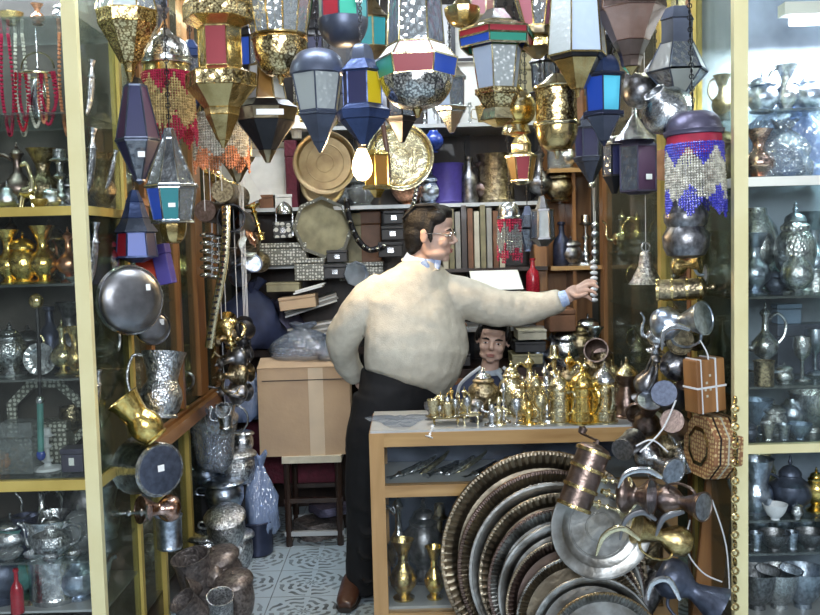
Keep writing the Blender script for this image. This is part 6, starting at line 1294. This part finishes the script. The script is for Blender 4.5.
# 296-386
rc('ewer', 'slender polished silver ewer with a looping handle beside the right cabinet post', 765, 66, a3 + .05, 'silver', .85, rz=3.1); rc('beaker', 'small yellow glass beaker under the slender silver ewer', 764, 26, a3, 'antique', 1, Y=3.02); T1 = thing('pedestal', 'small silver tray on which the slender ewer stands', 'stand', (XZ(766, 3.12, a3), 3.12, a3)); B().lathe([(0, .04), (.085, .04), (.09, .05), (0, .05)], 28).tube([(0, 0, 0), (0, 0, .045)], .02, 10).build('stand', 'silver', T1)
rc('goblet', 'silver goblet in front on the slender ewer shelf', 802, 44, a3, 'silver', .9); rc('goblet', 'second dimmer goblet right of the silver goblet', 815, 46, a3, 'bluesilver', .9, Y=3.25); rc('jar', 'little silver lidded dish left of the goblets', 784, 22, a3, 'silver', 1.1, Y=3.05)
boxthing('box', 'grey-blue wedge-shaped box behind the goblets', 'box', (XZ(800, 3.3, a3), 3.3, a3 + .0), (S(54, 3.3), .08, S(50, 3.3)), 'slate'); boxthing('box', 'small blue latticed box on top of the wedge-shaped box', 'box', (XZ(786, 3.3, a3), 3.3, a3 + S(50, 3.3)), (S(24, 3.3), .06, S(20, 3.3)), 'bluefoil')
# 386-449
for x, h, k, m, w, Y, lb in ((757, 34, 'bowl', 'bluefoil', .5, 3.15, 'deep blue-silver bowl by the right cabinet post'), (774, 36, 'jar', 'engraved', .9, 3.1, 'engraved silver jar on the shelf above the cream rail'), (792, 34, 'globe', 'bluesilver', .9, 3.15, 'bluish globe pot on the shelf above the cream rail'), (812, 40, 'bowl', 'silver', .6, 3.15, 'large silver bowl at the right edge above the cream rail'), (768, 18, 'cup', 'silver', 1, 3.03, 'tiny silver cup in front by the post above the cream rail'), (784, 16, 'cup', 'bluesilver', 1, 3.03, 'tiny bluish cup in front above the cream rail'), (800, 16, 'bowl', 'bluefoil', .8, 3.03, 'tiny foil bowl in front above the cream rail'), (750, 20, 'jar', 'slate', .9, 3.03, 'little slate jar against the post above the cream rail')):
    rc(k, lb, x, h, a4, m, w, Y=Y)
# 449-520
for x, h, k, m, w, Y, lb in ((756, 56, 'pitcher', 'bluesilver', .8, 3.1, 'tall grey pitcher by the post under the cream rail'), (790, 58, 'teapot', 'slate', .9, 3.12, 'large blue-grey teapot stacked under the cream rail'), (757, 66, 'jar', 'palebrass', .7, 3.3, 'cream and silver jar behind the tall grey pitcher'), (816, 46, 'samovar', 'gold', .8, 3.1, 'golden samovar at the right edge under the cream rail'), (775, 16, 'bowl', 'whitecloth', .8, 3.02, 'white box-like bowl in front under the cream rail'), (797, 18, 'jar', 'silver', .9, 3.02, 'little silver jar in front of the blue-grey teapot')):
    rc(k, lb, x, h, a5, m, w, Y=Y)
for i, x in enumerate((756, 774, 792, 810)): rc('bowl' if i % 2 else 'cup', '%s low in the right cabinet, on the second-lowest shelf, %s from post' % (('grey metal cup', 'grey metal bowl')[i % 2], ('first', 'second', 'third', 'fourth')[i]), x, 18, a6, 'pewter' if i % 2 else 'bluesilver', .9, Y=3.05, group='cups and bowls in the lower right cabinet')
for i, x in enumerate((757, 779, 803)): rc('jar', 'dull silver lidded jar at the back of the lower right cabinet, %s from the post' % ('first', 'second', 'third')[i], x, 26, a6, 'bluesilver', 1.1, Y=3.25, group='jars in the lower right cabinet')
for i, x in enumerate((757, 779, 803)): rc('bowl', '%s on the lowest visible shelf of the right cabinet' % ('grey tin bowl by the post', 'wide silver bowl in the middle', 'blue-grey bowl at the right')[i], x, 40, a7, ('pewter', 'silver', 'bluesilver')[i], .6, Y=3.1)

# more brassware crowding the back half of the counter
bk = [('samovar', 523, 40, 'silver'), ('jar', 534, 36, 'palebrass'), ('ewer', 546, 52, 'silver'), ('canister', 558, 44, 'silver'), ('dallah', 568, 50, 'antique'), ('goblet', 576, 44, 'silver'), ('ewer', 586, 56, 'palebrass'), ('jar', 598, 40, 'silver'), ('dallah', 612, 54, 'palebrass'), ('canister', 622, 48, 'antique'), ('jar', 636, 40, 'pewter'), ('goblet', 604, 56, 'antique')]
wn = {'samovar': 'samovar', 'jar': 'covered jar', 'ewer': 'ewer', 'canister': 'straight coffee pot', 'dallah': 'waisted coffee pot', 'goblet': 'goblet'}
mn = {'silver': 'silver', 'palebrass': 'pale brass', 'antique': 'bronze', 'pewter': 'pewter'}
for i, (k, x, h, m) in enumerate(bk):
    ct(k, '%s %s in the counter\'s back row, %s from the left' % (mn[m], wn[k], ('first', 'second', 'third', 'fourth', 'fifth', 'sixth', 'seventh', 'eighth', 'tenth', 'eleventh', 'last', 'ninth')[i]), x, h, 3.64 if i % 2 else 3.56, m, .8, i * 1.1)
# things close to the cabinet corner posts, seen through the side glass
for z, k, h, m, lb in ((a0, 'vase', 44, 'antique', 'bronze vase in the corner of the highest shelf beside the right cabinet post'), (a1, 'jar', 60, 'dullbrass', 'dull brass jar in the left corner of the upper right cabinet'), (a2, 'pitcher', 62, 'bluesilver', 'bluish silver pitcher in the corner behind the right cabinet post'), (a3, 'bottle', 60, 'pewter', 'pewter bottle in the corner beside the slender ewer'), (a4, 'jar', 40, 'copper', 'copper jar in the corner above the cream rail'), (a5, 'vase', 56, 'antique', 'bronze vase in the corner below the cream rail')):
    rc(k, lb, 722, h, z, m, .8, Y=3.28)
for z, k, h, m, lb in ((z1, 'vase', 56, 'antique', 'bronze vase behind the left cabinet post on the upper shelf'), (z2, 'jar', 50, 'silver', 'silver jar behind the left cabinet post on the brass vase shelf'), (z3, 'ewer', 60, 'engraved', 'engraved ewer behind the left cabinet post below the brass vases'), (z4, 'bottle', 66, 'silver', 'silver bottle behind the left cabinet post on the casket shelf'), (z5, 'pitcher', 56, 'bluesilver', 'bluish pitcher behind the left cabinet post on the teapot shelf')):
    lc(k, lb, 104, h, z, m, .8, Y=3.26)
# ---------------------------------------------------------------- light
def area(name, loc, rot, size, power, c, sy=None):
    l = bpy.data.lights.new(name, 'AREA'); l.energy = power; l.color = c; l.size = size
    if sy: l.shape = 'RECTANGLE'; l.size_y = sy
    o = bpy.data.objects.new(name, l); col.objects.link(o); o.location = loc; o.rotation_euler = rot; return o
def point(name, loc, power, c, r=.03):
    l = bpy.data.lights.new(name, 'POINT'); l.energy = power; l.color = c; l.shadow_soft_size = r
    o = bpy.data.objects.new(name, l); col.objects.link(o); o.location = loc; return o
area('front_fill', (.2, -.7, 2.35), (R(80), 0, 0), 2.0, 135, (.88, .94, 1), 1.0)  # street daylight moved close behind the camera as added frontal fill for cabinets
point('bulb_light', bp + Vector((0, -.08, -.03)), 18, (1, .68, .36), .04)
def tube_lamp(lb, x0, x1, Y, z, power):
    t = thing('fluorescent_lamp', lb, 'lamp', ((x0 + x1) / 2, Y, z)); h = (x1 - x0) / 2
    B().box((-h, -.03, .02), (h, .03, .06)).build('housing', 'whitepaint', t, 0)
    B().tube([(-h + .03, 0, 0), (h - .03, 0, 0)], .014, 10).build('tube', 'tube_hot', t)
    area('lamp_light', ((x0 + x1) / 2, Y, z - .02), (0, 0, 0), h * 2, power, (.84, .92, 1), .04)
tube_lamp('added unseen fluorescent tube on the ceiling of the shop near the street', -.75, .75, 2.85, 3.05, 40)  # tube added out of view to put highlights on the brass
tube_lamp('added unseen fluorescent tube on the ceiling deep in the shop', -.6, .6, 4.35, 3.05, 26)  # second added tube, also out of view, made up for the lighting
tube_lamp('bright fluorescent tube at the top of the right glass cabinet', 1.28, 1.9, 3.1, ZY(790, 22, 3.1), 70)
tube_lamp('fluorescent tube at the top of the left glass cabinet', -1.9, -1.12, 3.1, 2.78, 34)
for sx, nm in ((-1, 'left'), (1, 'right')):
    t = thing('fill_strip', 'added slim fill strip along the top of the %s glass showcase' % nm, 'lamp', (sx * 1.22, 4.3, 2.86)); B().box((-.02, -.8, 0), (.02, .8, .03)).build('housing', 'whitepaint', t, 0)  # made-up strip, added to brighten the showcase
    area('lamp_light', (sx * 1.22, 4.3, 2.84), (0, 0, 0), .05, 34, (1, .93, .78), 1.5)
w = bpy.data.worlds.new('World'); sc.world = w; w.use_nodes = True; nt = w.node_tree
bg = nt.nodes['Background']; tc = nt.nodes.new('ShaderNodeTexCoord'); n = nt.nodes.new('ShaderNodeTexNoise'); n.inputs['Scale'].default_value = 3.2; n.inputs['Detail'].default_value = 4
r = nt.nodes.new('ShaderNodeValToRGB'); r.color_ramp.elements[0].position = .47; r.color_ramp.elements[1].position = .56
r.color_ramp.elements[0].color = (.03, .033, .04, 1); r.color_ramp.elements[1].color = (1.5, 1.65, 1.8, 1)
nt.links.new(tc.outputs['Generated'], n.inputs[0]); nt.links.new(n.outputs['Fac'], r.inputs[0]); nt.links.new(r.outputs[0], bg.inputs[0]); bg.inputs[1].default_value = .36
# ---------------------------------------------------------------- camera
cam = bpy.data.cameras.new('Camera'); co = bpy.data.objects.new('Camera', cam); col.objects.link(co); sc.camera = co
cam.sensor_fit = 'HORIZONTAL'; cam.sensor_width = 36; cam.lens = 36 * FPX / 820; cam.clip_start = .05
m3 = Matrix((cR, cU, -cF)).transposed(); co.matrix_world = Matrix.Translation(C0) @ m3.to_4x4()
sc.view_settings.view_transform = 'Standard'; sc.view_settings.look = 'None'; sc.view_settings.gamma = 1; sc.view_settings.use_curve_mapping = False
sc.view_settings.exposure = -0.05
sc.cycles.max_bounces = 8; sc.cycles.transparent_max_bounces = 16; sc.cycles.caustics_reflective = False; sc.cycles.caustics_refractive = False
sc.cycles.sample_clamp_indirect = 4
